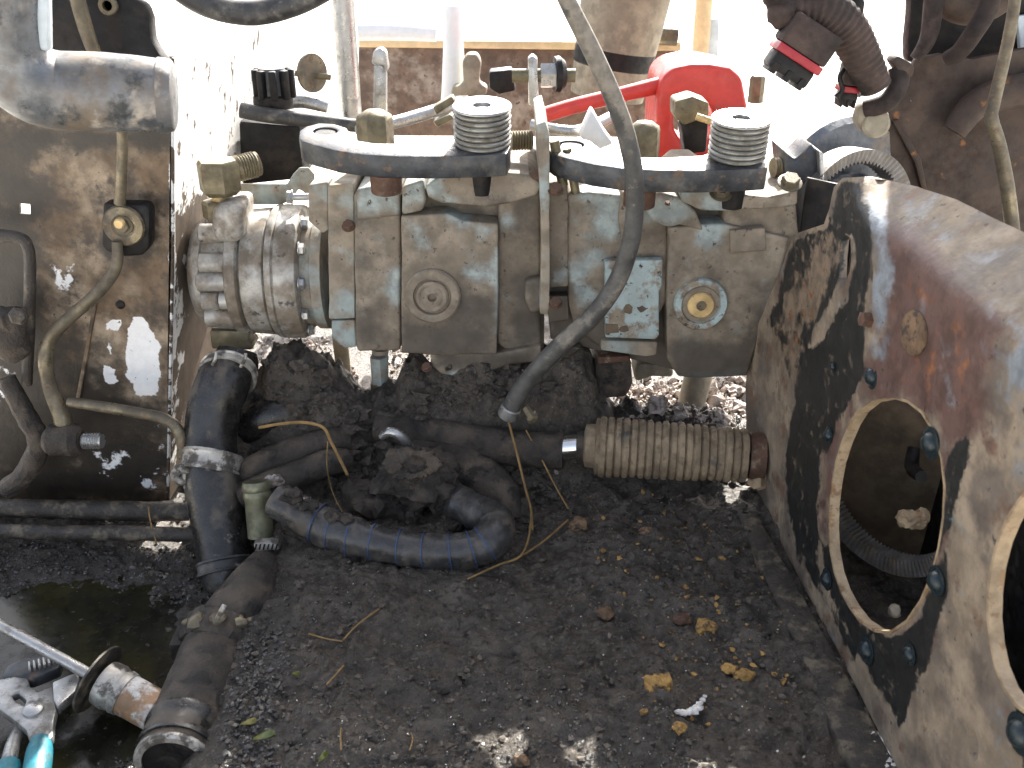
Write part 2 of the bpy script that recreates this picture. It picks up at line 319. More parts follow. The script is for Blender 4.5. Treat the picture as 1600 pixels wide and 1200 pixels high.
m_clamp = M('dirty_clamp_band', (.42, .4, .36), .4, .5, layers=[dict(c=(.08, .07, .058), s=55, t=.53, w=.06, r=.7)], bump=.3, bs=300)
m_belt = M('worn_belt', (.16, .15, .14), .55, layers=[dict(c=(.17, .14, .1), s=50, t=.56, w=.08, r=.85)], bump=.3, bs=300)
m_bluegrey = M('blue_grey_housing', (.1, .115, .135), .4, .3, layers=[dict(c=(.25, .22, .19), s=30, t=.56, w=.08, r=.8)], bump=.25, bs=250)
# ------------------------------------------------------------------ shared small meshes (unit radius, axis +Z)
def basemesh(bm, name, mat, ang=38): return mesh_of(bm, name, mat, None, ang)
O = Vector((0, 0, 0)); Zx = Vector((0, 0, 1))
def hexhead_bm(h=.7, wash=1.35):
    bm = lathe(O, Zx, solidprof([(0, wash), (.13, wash), (.15, wash-.06)]), 20)
    merge(bm, lathe(O, Zx, solidprof([(.15, 1), (.15+h*.85, 1), (.15+h, .86)]), 6)); return bm
me_hex = basemesh(hexhead_bm(), 'bolt', m_line)
me_hexdirt = basemesh(hexhead_bm(.8, 1.2), 'bolt', m_rusty)
me_hexalu = basemesh(hexhead_bm(.8, 1.2), 'bolt', m_steel)
me_cap = basemesh(lathe(O, Zx, [(0, 0), (0, 1), (.75, 1), (.9, .9), (.9, .5), (.45, .5), (.45, 0)], 22), 'bolt', m_steel)
me_stud = basemesh(merge(lathe(O, Zx, solidprof([(0, 1.5), (.12, 1.5), (.16, 1.4)]), 24), lathe(O, Zx, [(.1, 0), (.1, 1), (.35, .97), (.6, .8), (.78, .5), (.85, 0)], 20)), 'stud', m_stud, 50)

# ================================================================== SETTING
bm = bmesh.new(); g = 150
for x, y in ((-g, -g), (g, -g), (g, g), (-g, g)): bm.verts.new((x, y, -.95))
bm.faces.new(bm.verts[:]); gr = solo('ground', bm, m_ground, None, None, kind='structure')
CREST = np.array([(-300, 830), (250, 830), (285, 740), (320, 640), (395, 590), (412, 550), (490, 556), (520, 584), (545, 600), (562, 616), (612, 620), (624, 584), (650, 578), (668, 574), (690, 556), (850, 552), (885, 545), (925, 545), (945, 605), (968, 632), (1010, 644), (1110, 646), (1165, 652), (1200, 690), (1700, 700)], float)
_cx = np.arange(-300, 1701, 2.0); _cy = np.interp(_cx, CREST[:, 0], CREST[:, 1]); _kn = np.exp(-np.linspace(-2, 2, 11)**2); _cy = np.convolve(np.pad(_cy, 5, mode='edge'), _kn/_kn.sum(), 'valid')
_cy = _cy+4*fbm(np.stack([_cx, 0*_cx, 0*_cx], 1), .03, 4, 77)
def terrain(x, y, fine=True):
    x = np.asarray(x, float); y = np.asarray(y, float)
    base = np.interp(y, [.2, .55, .7, .8, .9], [-.615, -.603, -.6, -.596, -.59])
    dl = np.clip((-.235-x)/.07, 0, 1); base = base-.062*dl*dl*(3-2*dl)-.04*np.clip((x-.318)/.02, 0, 1)          # channel at the left
    pxc = 800+x/1.08*F                                   # where the ridge of muck under the pumps stands
    row = np.interp(pxc, _cx, _cy); v = (600-row)/F
    zc = 1.02*(-sT+v*cT)/(cT+v*sT)
    k = np.clip((y-.915)/(1.02-.915), 0, 1); k = k*k*(3-2*k)*np.clip((.315-x)/.03, 0, 1)
    z = base*(1-k)+np.maximum(zc, base)*k
    kb = np.clip((y-1.035)/.07, 0, 1); kb = kb*kb*(3-2*kb)
    z = z*(1-kb)+np.minimum(-.575, z)*kb
    p = np.stack([x, y, np.zeros_like(x)], 1)
    z = z+fbm(p, 9, 3, 3)*.007*(1-.5*k)
    for cx, cy, a, s in ((-.42, .74, -.03, .11), (-.52, .72, -.03, .11), (-.16, .72, .006, .06), (.05, .62, .012, .09), (-.13, .58, .008, .05), (.12, .8, .008, .07), (-.06, .88, .01, .05)):
        z = z+a*np.exp(-((x-cx)**2+(y-cy)**2)/(s*s))
    z = z+.035*np.clip((-.56-x)/.06, 0, 1)*np.clip((.92-y)/.05, 0, 1)
    if fine:
        r = fbm(p, 45, 4, 11, .6); z = z+r*.005+np.maximum(fbm(p, 120, 2, 23), 0)*.0035+k*(1-kb)*fbm(np.stack([x, y*.6, z], 1), 30, 5, 51, .62)*.014
        cr_ = np.abs(fbm(p, 16, 3, 31)); z = z-np.clip(.06-cr_, 0, .06)*.08
    return z
def zt(x, y): return float(terrain([x], [y], False)[0])
def floor_many(px, py):
    u = (px-800)/F; v = (600-py)/F; dy = cT+v*sT; dz = -sT+v*cT; z = np.full(len(px), -.62)
    for _ in range(14): t = z/dz; z = .5*z+.5*terrain(u*t, dy*t, False)
    t = z/dz; return u*t, dy*t
def onfloor(px, py, up=0.0):
    z = -.6
    for _ in range(12):
        p = PZ(px, py, z+up); z = .5*z+.5*zt(p.x, p.y)
    return PZ(px, py, z+up)
nx, ny = 420, 430
gx = np.linspace(-.72, .72, nx); gy = np.concatenate([np.linspace(.36, 1.12, 360, endpoint=False), np.linspace(1.12, 1.75, 70)])
XX, YY = np.meshgrid(gx, gy); X1, Y1 = XX.ravel(), YY.ravel(); Z1 = terrain(X1, Y1)
me = bpy.data.meshes.new('bay_floor')
idx = np.arange(nx*ny).reshape(ny, nx)
fc = np.stack([idx[:-1, :-1].ravel(), idx[:-1, 1:].ravel(), idx[1:, 1:].ravel(), idx[1:, :-1].ravel()], 1)
me.from_pydata(np.stack([X1, Y1, Z1], 1).tolist(), [], fc.tolist()); me.materials.append(m_muck)
me.polygons.foreach_set('use_smooth', [True]*len(me.polygons))
floor = link(bpy.data.objects.new('bay_floor', me)); floor['kind'] = 'structure'; ROOT[floor.name] = Vector((0, 0, 0))
paint(floor, 'wet', [[(-100, 850), (290, 860), (330, 920), (420, 860), (470, 930), (440, 1200), (-100, 1300)], dict(poly=[(560, 1030), (800, 1060), (830, 1170), (600, 1140)], soft=50), dict(poly=[(860, 1110), (1080, 1120), (1080, 1260), (830, 1260)], soft=50)], 40)
# oil lying in the hollow at the left
c = onfloor(110, 1030); bm = bmesh.new()
vs = [bm.verts.new(PZ(x, y, -.664)) for x, y in [(-120, 860), (60, 860), (180, 860), (330, 870), (345, 1000), (330, 1060), (320, 1120), (280, 1200), (200, 1300), (-190, 1300)]]
bm.faces.new(vs); oil = solo('oil_puddle', bm, m_oil, None, None, kind='structure')

def scatter(name, n, region, size, mat, lift=.3, kind='stuff', seed=1, sub=1, flat=.75):
    r = np.random.default_rng(seed); b = bmesh.new(); bmesh.ops.create_icosphere(b, subdivisions=sub, radius=1)
    bv = np.array([v.co[:] for v in b.verts]); bf = np.array([[v.index for v in f.verts] for f in b.faces]); b.free()
    P = []
    x0, y0, x1, y1 = region[0]
    while len(P) < n:
        px = r.uniform(x0, x1, n); py = r.uniform(y0, y1, n)
        ok = np.zeros(n, bool)
        for pl in region[1]: ok |= sdf(px, py, pl) > -r.exponential(6, n)
        for a, c in zip(px[ok], py[ok]): P.append((a, c))
    P = P[:n]; V = []; Fc = []
    P = np.array(P); qx, qy = floor_many(P[:, 0], P[:, 1]); qz = terrain(qx, qy)
    for k in range(n):
        x_, y_, z = qx[k], qy[k], qz[k]
        s = size[0]+(size[1]-size[0])*r.random()**4
        A = r.normal(size=(3, 3)); Q, _ = np.linalg.qr(A)
        v = bv*(1+.28*r.normal(size=(len(bv), 1)))*s*np.array([1, r.uniform(.6, 1), r.uniform(.5, .9)])
        v = (v@Q)*np.array([1, 1, flat])+np.array([x_, y_, z+s*lift]); V.append(v); Fc.append(bf+len(bv)*k)
    me = bpy.data.meshes.new(name); me.from_pydata(np.concatenate(V).tolist(), [], np.concatenate(Fc).tolist()); me.materials.append(mat)
    o = link(bpy.data.objects.new(name, me)); o['kind'] = kind; return o
FRONT = [(380, 900), (470, 880), (640, 900), (800, 850), (900, 760), (1180, 780), (1260, 910), (1400, 1200), (330, 1210)]
scatter('crumbled_dirt', 4200, ((330, 620, 1420, 1215), [FRONT, [(540, 640), (900, 650), (880, 800), (560, 900), (500, 780)]]), (.0006, .0042), m_crumb, seed=2, lift=.05)
scatter('mud_clumps', 1300, ((380, 580, 900, 860), [[(395, 590), (490, 588), (520, 600), (560, 640), (620, 625), (690, 588), (850, 588), (900, 600), (880, 690), (840, 800), (640, 840), (520, 760), (400, 720)], [(1000, 770), (1180, 790), (1240, 900), (900, 860)]]), (.002, .014), m_muck, seed=9, lift=.05, sub=2)
scatter('wet_gravel', 3400, ((-10, 840, 480, 1215), [[(-10, 850), (300, 860), (330, 940), (-10, 950)], [(380, 980), (440, 1000), (430, 1215), (350, 1215)], [(80, 1170), (240, 1160), (220, 1215), (80, 1215)]]), (.0006, .0034), m_wetcrumb, seed=3)
scatter('pale_debris', 3400, ((390, 530, 1180, 665), [[(405, 535), (500, 540), (560, 600), (530, 600), (410, 572)], [(405, 535), (500, 540), (520, 570), (410, 566)], [(615, 550), (665, 555), (665, 595), (620, 598)], [(890, 545), (930, 550), (930, 565)], [(765, 622), (850, 618), (855, 640), (775, 640)], [(965, 605), (1180, 598), (1170, 665), (975, 650)]]), (.001, .0048), m_pale, seed=4, lift=.5, flat=1)  # whitish debris laid where sun patches fall below the pumps
scatter('pale_lumps', 150, ((960, 590, 1180, 665), [[(968, 612), (1060, 606), (1075, 650), (980, 640)], [(1100, 606), (1175, 602), (1165, 655), (1095, 650)]]), (.003, .013), m_pale, seed=14, lift=.4, sub=2, flat=1)
scatter('ochre_crumbs', 260, ((860, 770, 1350, 1210), [[(880, 780), (1120, 770), (1230, 960), (1240, 1100), (1000, 1130), (1020, 1000), (880, 860)], [(700, 840), (800, 870), (720, 910), (560, 880)]]), (.0009, .0042), m_ochre, seed=5)
scatter('oily_drops', 2600, ((-10, 780, 1330, 1215), [[(-10, 850), (300, 860), (330, 950), (-10, 950)], [(380, 900), (560, 900), (520, 1215), (340, 1215)], [(560, 1050), (1060, 1060), (1080, 1215), (520, 1215)], [(880, 760), (1150, 780), (1200, 900), (900, 860)], [(395, 600), (560, 640), (560, 760), (400, 720)]]), (.0005, .0021), m_drop, seed=12, lift=.15, sub=2)
scatter('pale_flecks', 110, ((330, 900, 1400, 1210), [FRONT]), (.0005, .0018), m_white, seed=6)

# ================================================================== LEFT SIDE: panel, tube, lines
PYL = 1.0
bm = pr([(-60, 85), (272, 88), (272, 400), (264, 782), (-60, 800)], PYL, .004, 0, [[(30, 318), (47, 319), (48, 335), (31, 334)]])
gridify(bm, .007)
lp = thing('steel_bulkhead', 'brown stained sheet steel bulkhead at left with white paint flaking off', 'bulkhead', PY(120, 790, PYL))
o = part('sheet', bm, m_panel, lp)
paint(o, 'white', [dict(poly=[(203, 498), (222, 490), (235, 515), (248, 540), (250, 600), (240, 622), (215, 618), (198, 590), (196, 540)], soft=7), dict(poly=[(163, 570), (178, 575), (182, 595), (168, 603), (160, 590)], soft=5), dict(poly=[(166, 500), (190, 498), (188, 515), (166, 516)], soft=5), dict(poly=rect(170, 530, 173, 575), soft=4), dict(poly=rect(266, 180, 275, 640), soft=5), dict(poly=[(84, 420), (96, 424), (92, 440)], soft=9), dict(poly=[(108, 425), (112, 440), (106, 450)], soft=8), dict(poly=[(205, 730), (264, 720), (264, 785), (210, 785)], soft=18, mx=.42), dict(poly=[(140, 690), (205, 695), (200, 750), (150, 750)], soft=18, mx=.46), dict(poly=rect(-20, 550, 40, 660), soft=22, mx=.4), dict(poly=rect(66, 400, 125, 500), soft=22, mx=.4), dict(poly=rect(225, 640, 264, 720), soft=15, mx=.38)], 6)
paint(o, 'grease_dark', [[(-60, 90), (50, 200), (85, 300), (65, 420), (90, 510), (150, 545), (200, 615), (262, 630), (264, 800), (-60, 800)], dict(poly=rect(-60, 200, 280, 235), soft=18), dict(poly=rect(158, 318, 240, 408), soft=18)], 40)  # lower-left grease stain, plus dark bands below the tube and around the clamp
# the return sheet running back from the panel's right edge
A0, A1 = PY(272, 88, PYL), PY(264, 782, PYL)
bm = slab([A0+Vector((.001, 0, 0)), A1+Vector((.001, 0, 0)), A1+Vector((.001, .36, 0)), A0+Vector((.001, .36, 0))], (-.004, 0, 0), 0)
gridify(bm, .012, (1, 2)); o = part('return_sheet', bm, m_flange, lp)
paint(o, 'grease_dark', [[(262, 345), (320, 300), (400, 320), (500, 400), (500, 900), (200, 900), (266, 700), (280, 420)]], 30)
bm = pr([(146, 470), (151, 475), (136, 560), (124, 625), (118, 622), (130, 560)], PYL-.003, .004, .001); part('seam', bm, m_panel, lp)
bm = pr([(266.5, 90), (271.5, 90), (271.5, 400), (263.5, 781), (259, 781), (266.5, 400)], PYL-.005, .0048, .0015); o = part('edge_strip', bm, m_chipwhite, lp)
bm = lathe(PY(188, 476, PYL-.001), (0, -1, 0), solidprof([(0, .005), (.001, .005), (.002, .003)]), 14); part('rivet', bm, m_black, lp)
# black cover behind the tube
bm = pr([(-60, -60), (183, -60), (205, -4), (226, 8), (234, 30), (236, 62), (250, 85), (266, 105), (266, 140), (-60, 140)], .965, .02, .004)
bp = thing('black_cover', 'black painted cover plate with a ring bolt behind the thick tube', 'cover', PY(120, 140, .965)); part('plate', bm, m_black, bp)
bm = lathe(PY(171, 8, .96), (0, -1, 0), ringprof(0, .006, .0045, .0085), 20); part('ring_bolt', bm, m_line, bp)
# thick tube with its upright
ct = thing('cross_tube', 'thick scuffed grey steel tube ending in a rounded cap', 'tube', PY(120, 205, .8))
a, b = PY(60, 139, .82), PY(266, 150, .84); ax = (b-a).normalized(); Ln = (b-a).length; r = rp(60, 140, .82)
_pt = lambda k, rr: (a+(b-a)*k-ax*(.007 if k == 1 else 0), rr)
bm, _, _ = sweep([(PY(4, -160, .8), r*.86), (PY(4, -60, .8), r*.87), (PY(2, 20, .8), r*.89), (PY(12, 84, .805), r*.94), (PY(42, 124, .812), r*.98), _pt(.12, r), _pt(.4, r), _pt(.7, r), _pt(1, r*.96)], 44, 8); rough_up(bm, .0007, 40, 4); part('tube', bm, m_tube, ct)
bm = lathe(a+ax*(Ln-.0085), ax, solidprof([(0, r*.985), (.006, r*.97), (.011, r*.9), (.0125, r*.8)]), 44); part('end_cap', bm, m_tube, ct)
bm = pr([(44, -60), (72, -60), (75, 82), (50, 76)], .8, .012, .003); part('gusset', bm, m_paleblue, ct)
# steel lines
def line(name, pts, mat, label, cat='pipe', group=None, seg=12, sub=6, **k):
    bm, C, R = hose(pts, seg, sub, **k); return solo(name, bm, mat, label, cat, group)
line('steel_line', [(112, -40, .93, 12), (124, 10, .93, 12), (142, 68, .935, 11), (172, 140, .945, 9), (190, 205, .95, 8.5), (190, 260, .955, 8.5), (187, 318, .96, 9)], m_line, 'brownish steel line coming down from behind the thick grey tube', group='steel lines on the left panel')
line('steel_line', [(183, 378, .965, 8), (181, 418, .96, 9), (150, 460, .955, 10), (105, 500, .955, 10), (78, 530, .955, 11), (71, 565, .95, 11), (80, 610, .95, 12), (98, 655, .945, 14), (100, 690, .94, 16)], m_line, 'bent steel line running down left from the round washer clamp', group='steel lines on the left panel')
line('steel_line', [(108, 628, .945, 8), (150, 634, .94, 9), (215, 645, .94, 9), (258, 655, .935, 9), (282, 680, .93, 9), (291, 740, .925, 9)], m_line, 'steel line bending down at the coolant hose clamp', group='steel lines on the left panel')
line('steel_line', [(-60, 368, .96, 10), (22, 370, .96, 10), (44, 388, .96, 9), (47, 440, .96, 9), (45, 520, .96, 9), (42, 600, .96, 8)], m_darkline, 'dark steel line with a right-angle bend by the small square hole', group='steel lines on the left panel')
line('oil_pipe', [(-80, 791, .95, 15), (60, 795, .945, 15), (180, 798, .94, 16), (310, 800, .93, 14)], m_darkline, 'upper of two horizontal oil-caked pipes below the panel', group='oil-caked pipes', seg=14, lump=.05)
line('oil_pipe', [(-80, 827, .915, 12), (80, 832, .91, 12), (200, 833, .905, 12), (320, 836, .9, 11)], m_darkline, 'lower of two horizontal oil-caked pipes below the panel', group='oil-caked pipes', seg=14, lump=.05)
t = thing('line_clamp', 'square black clamp plate with round washer and brass bolt', 'clamp', PY(195, 400, .975))
bm = pr([(160, 318), (228, 320), (234, 330), (233, 385), (222, 400), (196, 402), (166, 394), (158, 384)], .972, .02, .004); part('plate', bm, m_black, t)
r = rp(33, 352, .965); bm = lathe(PY(194, 352, .971), (0, -1, 0), [(0, 0), (0, r), (.002, r), (.004, r*.93), (.0045, r*.55), (.003, r*.45), (.003, 0)], 32); part('washer', bm, m_line, t)
inst('bolt', me_hex, t, PY(193, 352, .968), (0, -1, 0), rp(11, 352, .965))
bm = lathe(PY(188, 348, .958), (0, -1, -.05), solidprof([(0, .0052), (.004, .0052), (.0055, .004)]), 16); part('stud_end', bm, m_brassclean, t)
t = thing('threaded_connector', 'muddy pipe connector with bright threaded end under the bent line', 'connector', PY(100, 715, .94))
bm = lathe(PY(72, 688, .935), (1, 0, 0), solidprof([(0, .012), (.006, .017), (.02, .016), (.03, .018), (.038, .013)]), 16, wob=.04); rough_up(bm, .0015, 120, 8); part('body', bm, m_mudhose, t)
pf = [(0, .0085)]
for i in range(6): pf += [(.002+i*.003, .0092), (.0035+i*.003, .0078)]
bm = lathe(PY(130, 689, .935), (1, 0, 0), solidprof(pf+[(.021, .008)]), 20); part('thread', bm, m_steel, t)
t = thing('mud_caked_valve', 'dark mud-caked valve block at the left edge', 'valve', PY(14, 560, .95))
bm = lump(PY(12, 520, .955), .026, 3, .22, 60, 5, (1, .7, 1.3)); part('body', bm, m_mudhose, t)
bm = lathe(PY(30, 492, .935), (.3, -1, .2), solidprof([(0, .01), (.008, .0095), (.01, .007)]), 6); part('plug', bm, m_darkline, t)
line('drain_hose', [(10, 590, .955, 14), (35, 640, .95, 16), (60, 690, .945, 16), (40, 740, .94, 17), (10, 765, .94, 17)], m_mudhose, 'short dark mud-caked hose curling below the valve block', 'hose', lump=.06)

# ================================================================== GEAR PUMP (left end of the row)
GY = 1.075; gs = 1.075/ray(800, 422).y/F                       # metres per photo pixel at its axis
gc = PY(0, 424, GY); xg = lambda px: (px-800)*gs
def glathe(prof, seg=48, wob=0): 
    p = [(xg(px*1.0)-xg(310), r*gs*.97) for px, r in prof]
    return lathe(Vector((xg(310), gc.y, gc.z)), (1, 0, 0), solidprof(p), seg, wob=wob)
gp = thing('gear_pump', 'stained aluminium gear pump with ribbed end at the left', 'pump', (xg(400), GY, PY(0, 525, GY).z))
part('end_cover', glathe([(309, 40), (312, 66), (318, 80), (328, 88), (336, 88), (338, 78)]), m_alu, gp)
part('body', glathe([(336, 82), (376, 82)]), m_alu, gp)
part('front_ring', glathe([(375, 98), (378, 102), (392, 102), (395, 98)]), m_alu, gp)
part('drum', glathe([(394, 92), (397, 92), (399, 99), (432, 102), (434, 99), (436, 96)]), m_alu, gp)
part('mounting_ring', glathe([(436, 103), (439, 106), (446, 107), (448, 104), (451, 107), (476, 107), (481, 105), (485, 98)]), m_alu, gp)
part('neck', glathe([(484, 88), (500, 88), (501, 92), (516, 92)]), m_bluedirt, gp)
for ang, rr, x0, x1 in ((62, 16, 332, 378), (28, 15, 336, 378), (9, 15, 332, 378), (-12, 15, 336, 362), (-12, 14, 363, 378), (-36, 17, 333, 378), (-62, 15, 334, 378), (90, 18, 334, 378)):
    a = math.radians(ang); c = Vector((xg(x0), gc.y-math.cos(a)*82*gs, gc.z+math.sin(a)*82*gs)); L_ = xg(x1)-xg(x0); q = rr*gs
    part('rib', lathe(c, (1, 0, 0), solidprof([(0, q*.6), (L_*.07, q), (L_*.92, q*.96), (L_, q*.8)]), 14), m_alu, gp)
bm = pr([(330, 322), (378, 318), (378, 372), (372, 382), (334, 380), (328, 360)], 1.012, .06, .009, seg=3); part('port_block', bm, m_alu, gp)
for ang in (70, 40, 8, -25, -55):
    a = math.radians(ang); c = Vector((xg(486), gc.y-math.cos(a)*93*gs, gc.z+math.sin(a)*93*gs)); inst('bolt', me_hexalu, gp, c, (1, 0, 0), 9*gs, ang)
bm = pr([(327, 516), (390, 518), (388, 534), (396, 540), (394, 548), (330, 546)], 1.03, .03, .003); part('outlet_boss', bm, m_brass, gp)
# brass elbow on its port
t = thing('brass_elbow', 'dull brass elbow fitting standing on the gear pump port', 'fitting', PY(346, 340, 1.04))
def vlathe(px, Y, rows, seg, ph=0): 
    c0 = PY(px, rows[0][0], Y)
    return lathe(c0, (0, 0, 1), solidprof([(PY(px, rw, Y).z-c0.z, rp(r, rw, Y)) for rw, r in rows]), seg, ph)
part('lower_nut', vlathe(345, 1.04, [(340, 25), (338, 27), (316, 27), (313, 24)], 6, .35), m_brass, t)
part('neck', vlathe(345, 1.04, [(316, 13), (298, 13)], 18), m_brassclean, t)
part('body', vlathe(346, 1.04, [(304, 24), (296, 33), (256, 34), (250, 30)], 6, .2), m_brass, t)
c = PY(362, 266, 1.05); q = rp(21, 258, 1.05); pf = [(0, q*.8), (.006, q*.95)]
for i in range(7): pf += [(.008+i*.003, q), (.0095+i*.003, q*.9)]
part('threaded_end', lathe(c, (1, .75, .12), solidprof(pf+[(.03, q*.92), (.031, q*.7)]), 26), m_brass, t)

# ================================================================== TANDEM HYDROSTATIC PUMPS
def plug(parent, px, py, Y, ro, mats, prof):
    c = PY(px, py, Y); q = rp(1, py, Y)
    top = parent
    for nm, mt, pfl in prof:
        o = part(nm, lathe(c, (0, -1, .04), [(s*q, r*q) for s, r in pfl], 40), mats[mt], parent)
        if parent is top: parent = o
p1 = thing('hydrostatic_pump', 'grimy hydrostatic pump casting with dirt-filled round plug, beside the gear pump', 'pump', PY(680, 555, 1.08), 'tandem hydrostatic pumps')
GR = 'grease_dark'
def cast(name, poly, Y, depth, parent, bevel=.005, mat=None, pnt=(), gr_=(), amp=.0007, soft=14, seg=3, seed=0):
    bm = pr(poly, Y, depth, bevel*.42, seg=seg); gridify(bm, .008); rough_up(bm, amp, 55, seed)
    o = part(name, bm, mat or m_pump, parent, 45)
    paint(o, 'paint', pnt, soft); paint(o, 'grease_dark', gr_, 22); return o
cast('core', [(560, 300), (850, 292), (850, 545), (560, 540)], 1.022, .13, p1, .004, gr_=[rect(550, 420, 850, 560)], seed=31)
cast('adapter_flange', [(512, 290), (553, 286), (555, 498), (514, 499)], 1.005, .15, p1, .004, m_bluedirt, seed=1)
cast('lower_adapter', [(517, 501), (555, 500), (557, 542), (540, 545), (519, 530)], 1.008, .12, p1, .004, m_bluedirt, seed=2)
cast('lug', [(482, 290), (513, 284), (514, 360), (504, 366), (482, 345)], 1.012, .03, p1, .005, m_bluedirt, seed=3)
cast('end_housing', [(553, 302), (626, 292), (626, 549), (558, 549), (555, 520)], 1.0, .17, p1, .008, None, [rect(560, 300, 600, 320), dict(poly=rect(610, 420, 624, 480), soft=8)], [rect(556, 480, 590, 555), rect(556, 320, 568, 420)], seed=4)
cast('end_cap_rim', [(556, 296), (625, 284), (625, 338), (558, 345)], .996, .12, p1, .009, None, [rect(556, 286, 625, 330)], seed=5)
cast('centre_block', [(627, 338), (700, 334), (720, 345), (778, 350), (779, 470), (776, 553), (690, 556), (627, 552)], .992, .17, p1, .005, None, [[(690, 318), (735, 322), (728, 350), (705, 352)], [(640, 350), (668, 352), (664, 380), (640, 372)], [(728, 424), (778, 410), (777, 440), (740, 435)], dict(poly=[(735, 352), (775, 355), (752, 372)], soft=9), dict(poly=rect(774, 395, 779, 520), soft=5), dict(poly=rect(765, 415, 778, 430), soft=8)], [rect(630, 500, 780, 560), rect(690, 460, 775, 520)], seed=6)
cast('right_housing', [(778, 300), (846, 286), (846, 545), (800, 552), (776, 540)], 1.008, .16, p1, .012, None, [dict(poly=rect(785, 325, 800, 350), soft=9)], [rect(800, 430, 850, 545), [(800, 300), (835, 290), (830, 360), (805, 370)]], .0012, seed=7)
cast('port_boss', [(664, 292), (690, 272), (760, 266), (826, 274), (846, 288), (838, 305), (800, 318), (760, 324), (690, 318), (668, 308)], .985, .15, p1, .007, None, [[(690, 300), (720, 318), (700, 330)], rect(660, 268, 690, 300)], [[(730, 308), (800, 305), (790, 322), (730, 325)]], seed=8)
cast('left_port', [(628, 292), (662, 280), (666, 312), (660, 330), (628, 336)], .99, .1, p1, .008, None, [rect(628, 285, 664, 315)], seed=9)
cast('bottom_cover', [(672, 548), (775, 552), (800, 548), (846, 540), (846, 566), (800, 570), (770, 580), (730, 586), (705, 588), (688, 583), (674, 570)], 1.0, .14, p1, .006, None, [dict(poly=rect(700, 580, 780, 588), soft=6)], [rect(680, 545, 850, 580)], seed=10)
bm = vlathe(700, 1.03, [(598, 14), (594, 17), (580, 18)], 20); part('drain_plug', bm, m_pump, p1)
cast('side_boss', [(820, 440), (846, 432), (848, 486), (830, 490), (820, 470)], .998, .03, p1, .008, seed=11, gr_=[rect(815, 430, 850, 490)])
plug(p1, 676, 461, .993, 43, dict(g=m_pump, d=m_muck), [('plug_flange', 'g', [(0, 0), (0, 44), (7, 44), (10, 41), (10, 30), (5, 28), (5, 0)]), ('plug', 'g', [(3, 0), (3, 26), (11, 25), (13, 22), (11, 17), (13, 14), (13, 7), (4, 6.5), (4, 0)])])
for px, py, r_ in ((545, 354, 9), (607, 275, 10), (838, 277, 11), (667, 574, 7)): inst('bolt', me_hexdirt, p1, PY(px, py, .993), (0, -.6, .8), rp(r_, py, 1))
p2 = thing('hydrostatic_pump', 'grimy hydrostatic pump casting with clean brass plug, under the right lever', 'pump', PY(1080, 590, 1.08), 'tandem hydrostatic pumps')
cast('core', [(850, 300), (1240, 318), (1225, 400), (1175, 560), (1060, 580), (860, 530)], 1.022, .13, p2, .004, gr_=[rect(850, 420, 1200, 590)], seed=32)
cast('divider_flange', [(838, 196), (852, 190), (859, 215), (859, 480), (856, 492), (844, 490), (846, 380), (842, 280)], .975, .15, p2, .003, m_bluedirt, seed=12)
cast('spacer_ring', [(858, 292), (888, 290), (888, 448), (858, 450)], 1.0, .12, p2, .004, None, [dict(poly=[(866, 428), (886, 425), (886, 440), (866, 442)], soft=5)], seed=13)
cast('spacer_lower', [(858, 462), (888, 462), (890, 500), (858, 505)], 1.008, .1, p2, .004, gr_=[rect(850, 450, 895, 510)], seed=14)
cast('spacer_back', [(859, 449), (887, 449), (887, 464), (859, 464)], 1.025, .1, p2, .002, gr_=[rect(850, 440, 895, 470)], seed=15)
cast('left_housing', [(888, 303), (920, 300), (1003, 310), (1045, 350), (1044, 470), (1000, 540), (940, 545), (900, 520), (888, 470)], .998, .16, p2, .012, None, [[(905, 300), (980, 305), (975, 370), (920, 375), (930, 330)], [(890, 410), (940, 380), (948, 405), (895, 450)], [(900, 440), (940, 455), (930, 480), (905, 470)], rect(1000, 320, 1040, 345)], [rect(890, 480, 950, 545)], .001, seed=16)
cast('gusset_rib', [(973, 300), (992, 296), (1000, 330), (992, 380), (972, 382), (966, 345)], .988, .04, p2, .007, None, [rect(985, 310, 1000, 340)], seed=17)
cast('upper_left', [(1000, 312), (1030, 300), (1062, 308), (1088, 330), (1100, 362), (1062, 352), (1046, 356), (1020, 346)], .985, .12, p2, .008, None, [[(1000, 308), (1060, 310), (1080, 335), (1040, 350), (1005, 340)]], seed=18)
cast('centre_block', [(1046, 356), (1095, 352), (1130, 350), (1234, 372), (1215, 440), (1175, 560), (1168, 588), (1090, 592), (1060, 588), (1042, 560), (1042, 440)], .988, .17, p2, .006, None, [[(1090, 335), (1140, 330), (1130, 375), (1105, 390), (1088, 370)], dict(poly=[(1068, 582), (1165, 578), (1165, 592), (1068, 592)], soft=6), dict(poly=rect(1098, 576, 1104, 584), soft=4)], [rect(1050, 530, 1180, 595), [(1180, 440), (1215, 440), (1180, 560), (1165, 540)]], seed=19)
cast('right_housing', [(1130, 322), (1245, 318), (1249, 372), (1236, 420), (1200, 470), (1130, 440)], .995, .15, p2, .01, seed=20)
cast('raised_pad', [(1140, 360), (1196, 356), (1198, 392), (1142, 396)], .983, .02, p2, .004, seed=21)
cast('port_boss', [(1062, 300), (1080, 286), (1112, 284), (1140, 304), (1200, 308), (1232, 302), (1247, 292), (1246, 320), (1210, 326), (1140, 330), (1097, 330), (1066, 316)], .978, .15, p2, .006, None, [[(1096, 305), (1140, 312), (1135, 340), (1100, 335)], rect(1060, 284, 1115, 310)], seed=22)
bm = pr([(945, 408), (1036, 406), (1034, 450), (1030, 455), (1030, 525), (1024, 531), (946, 528)], .984, .012, .002); gridify(bm, .008); npl = part('name_plate', bm, m_bluepaint, p2)
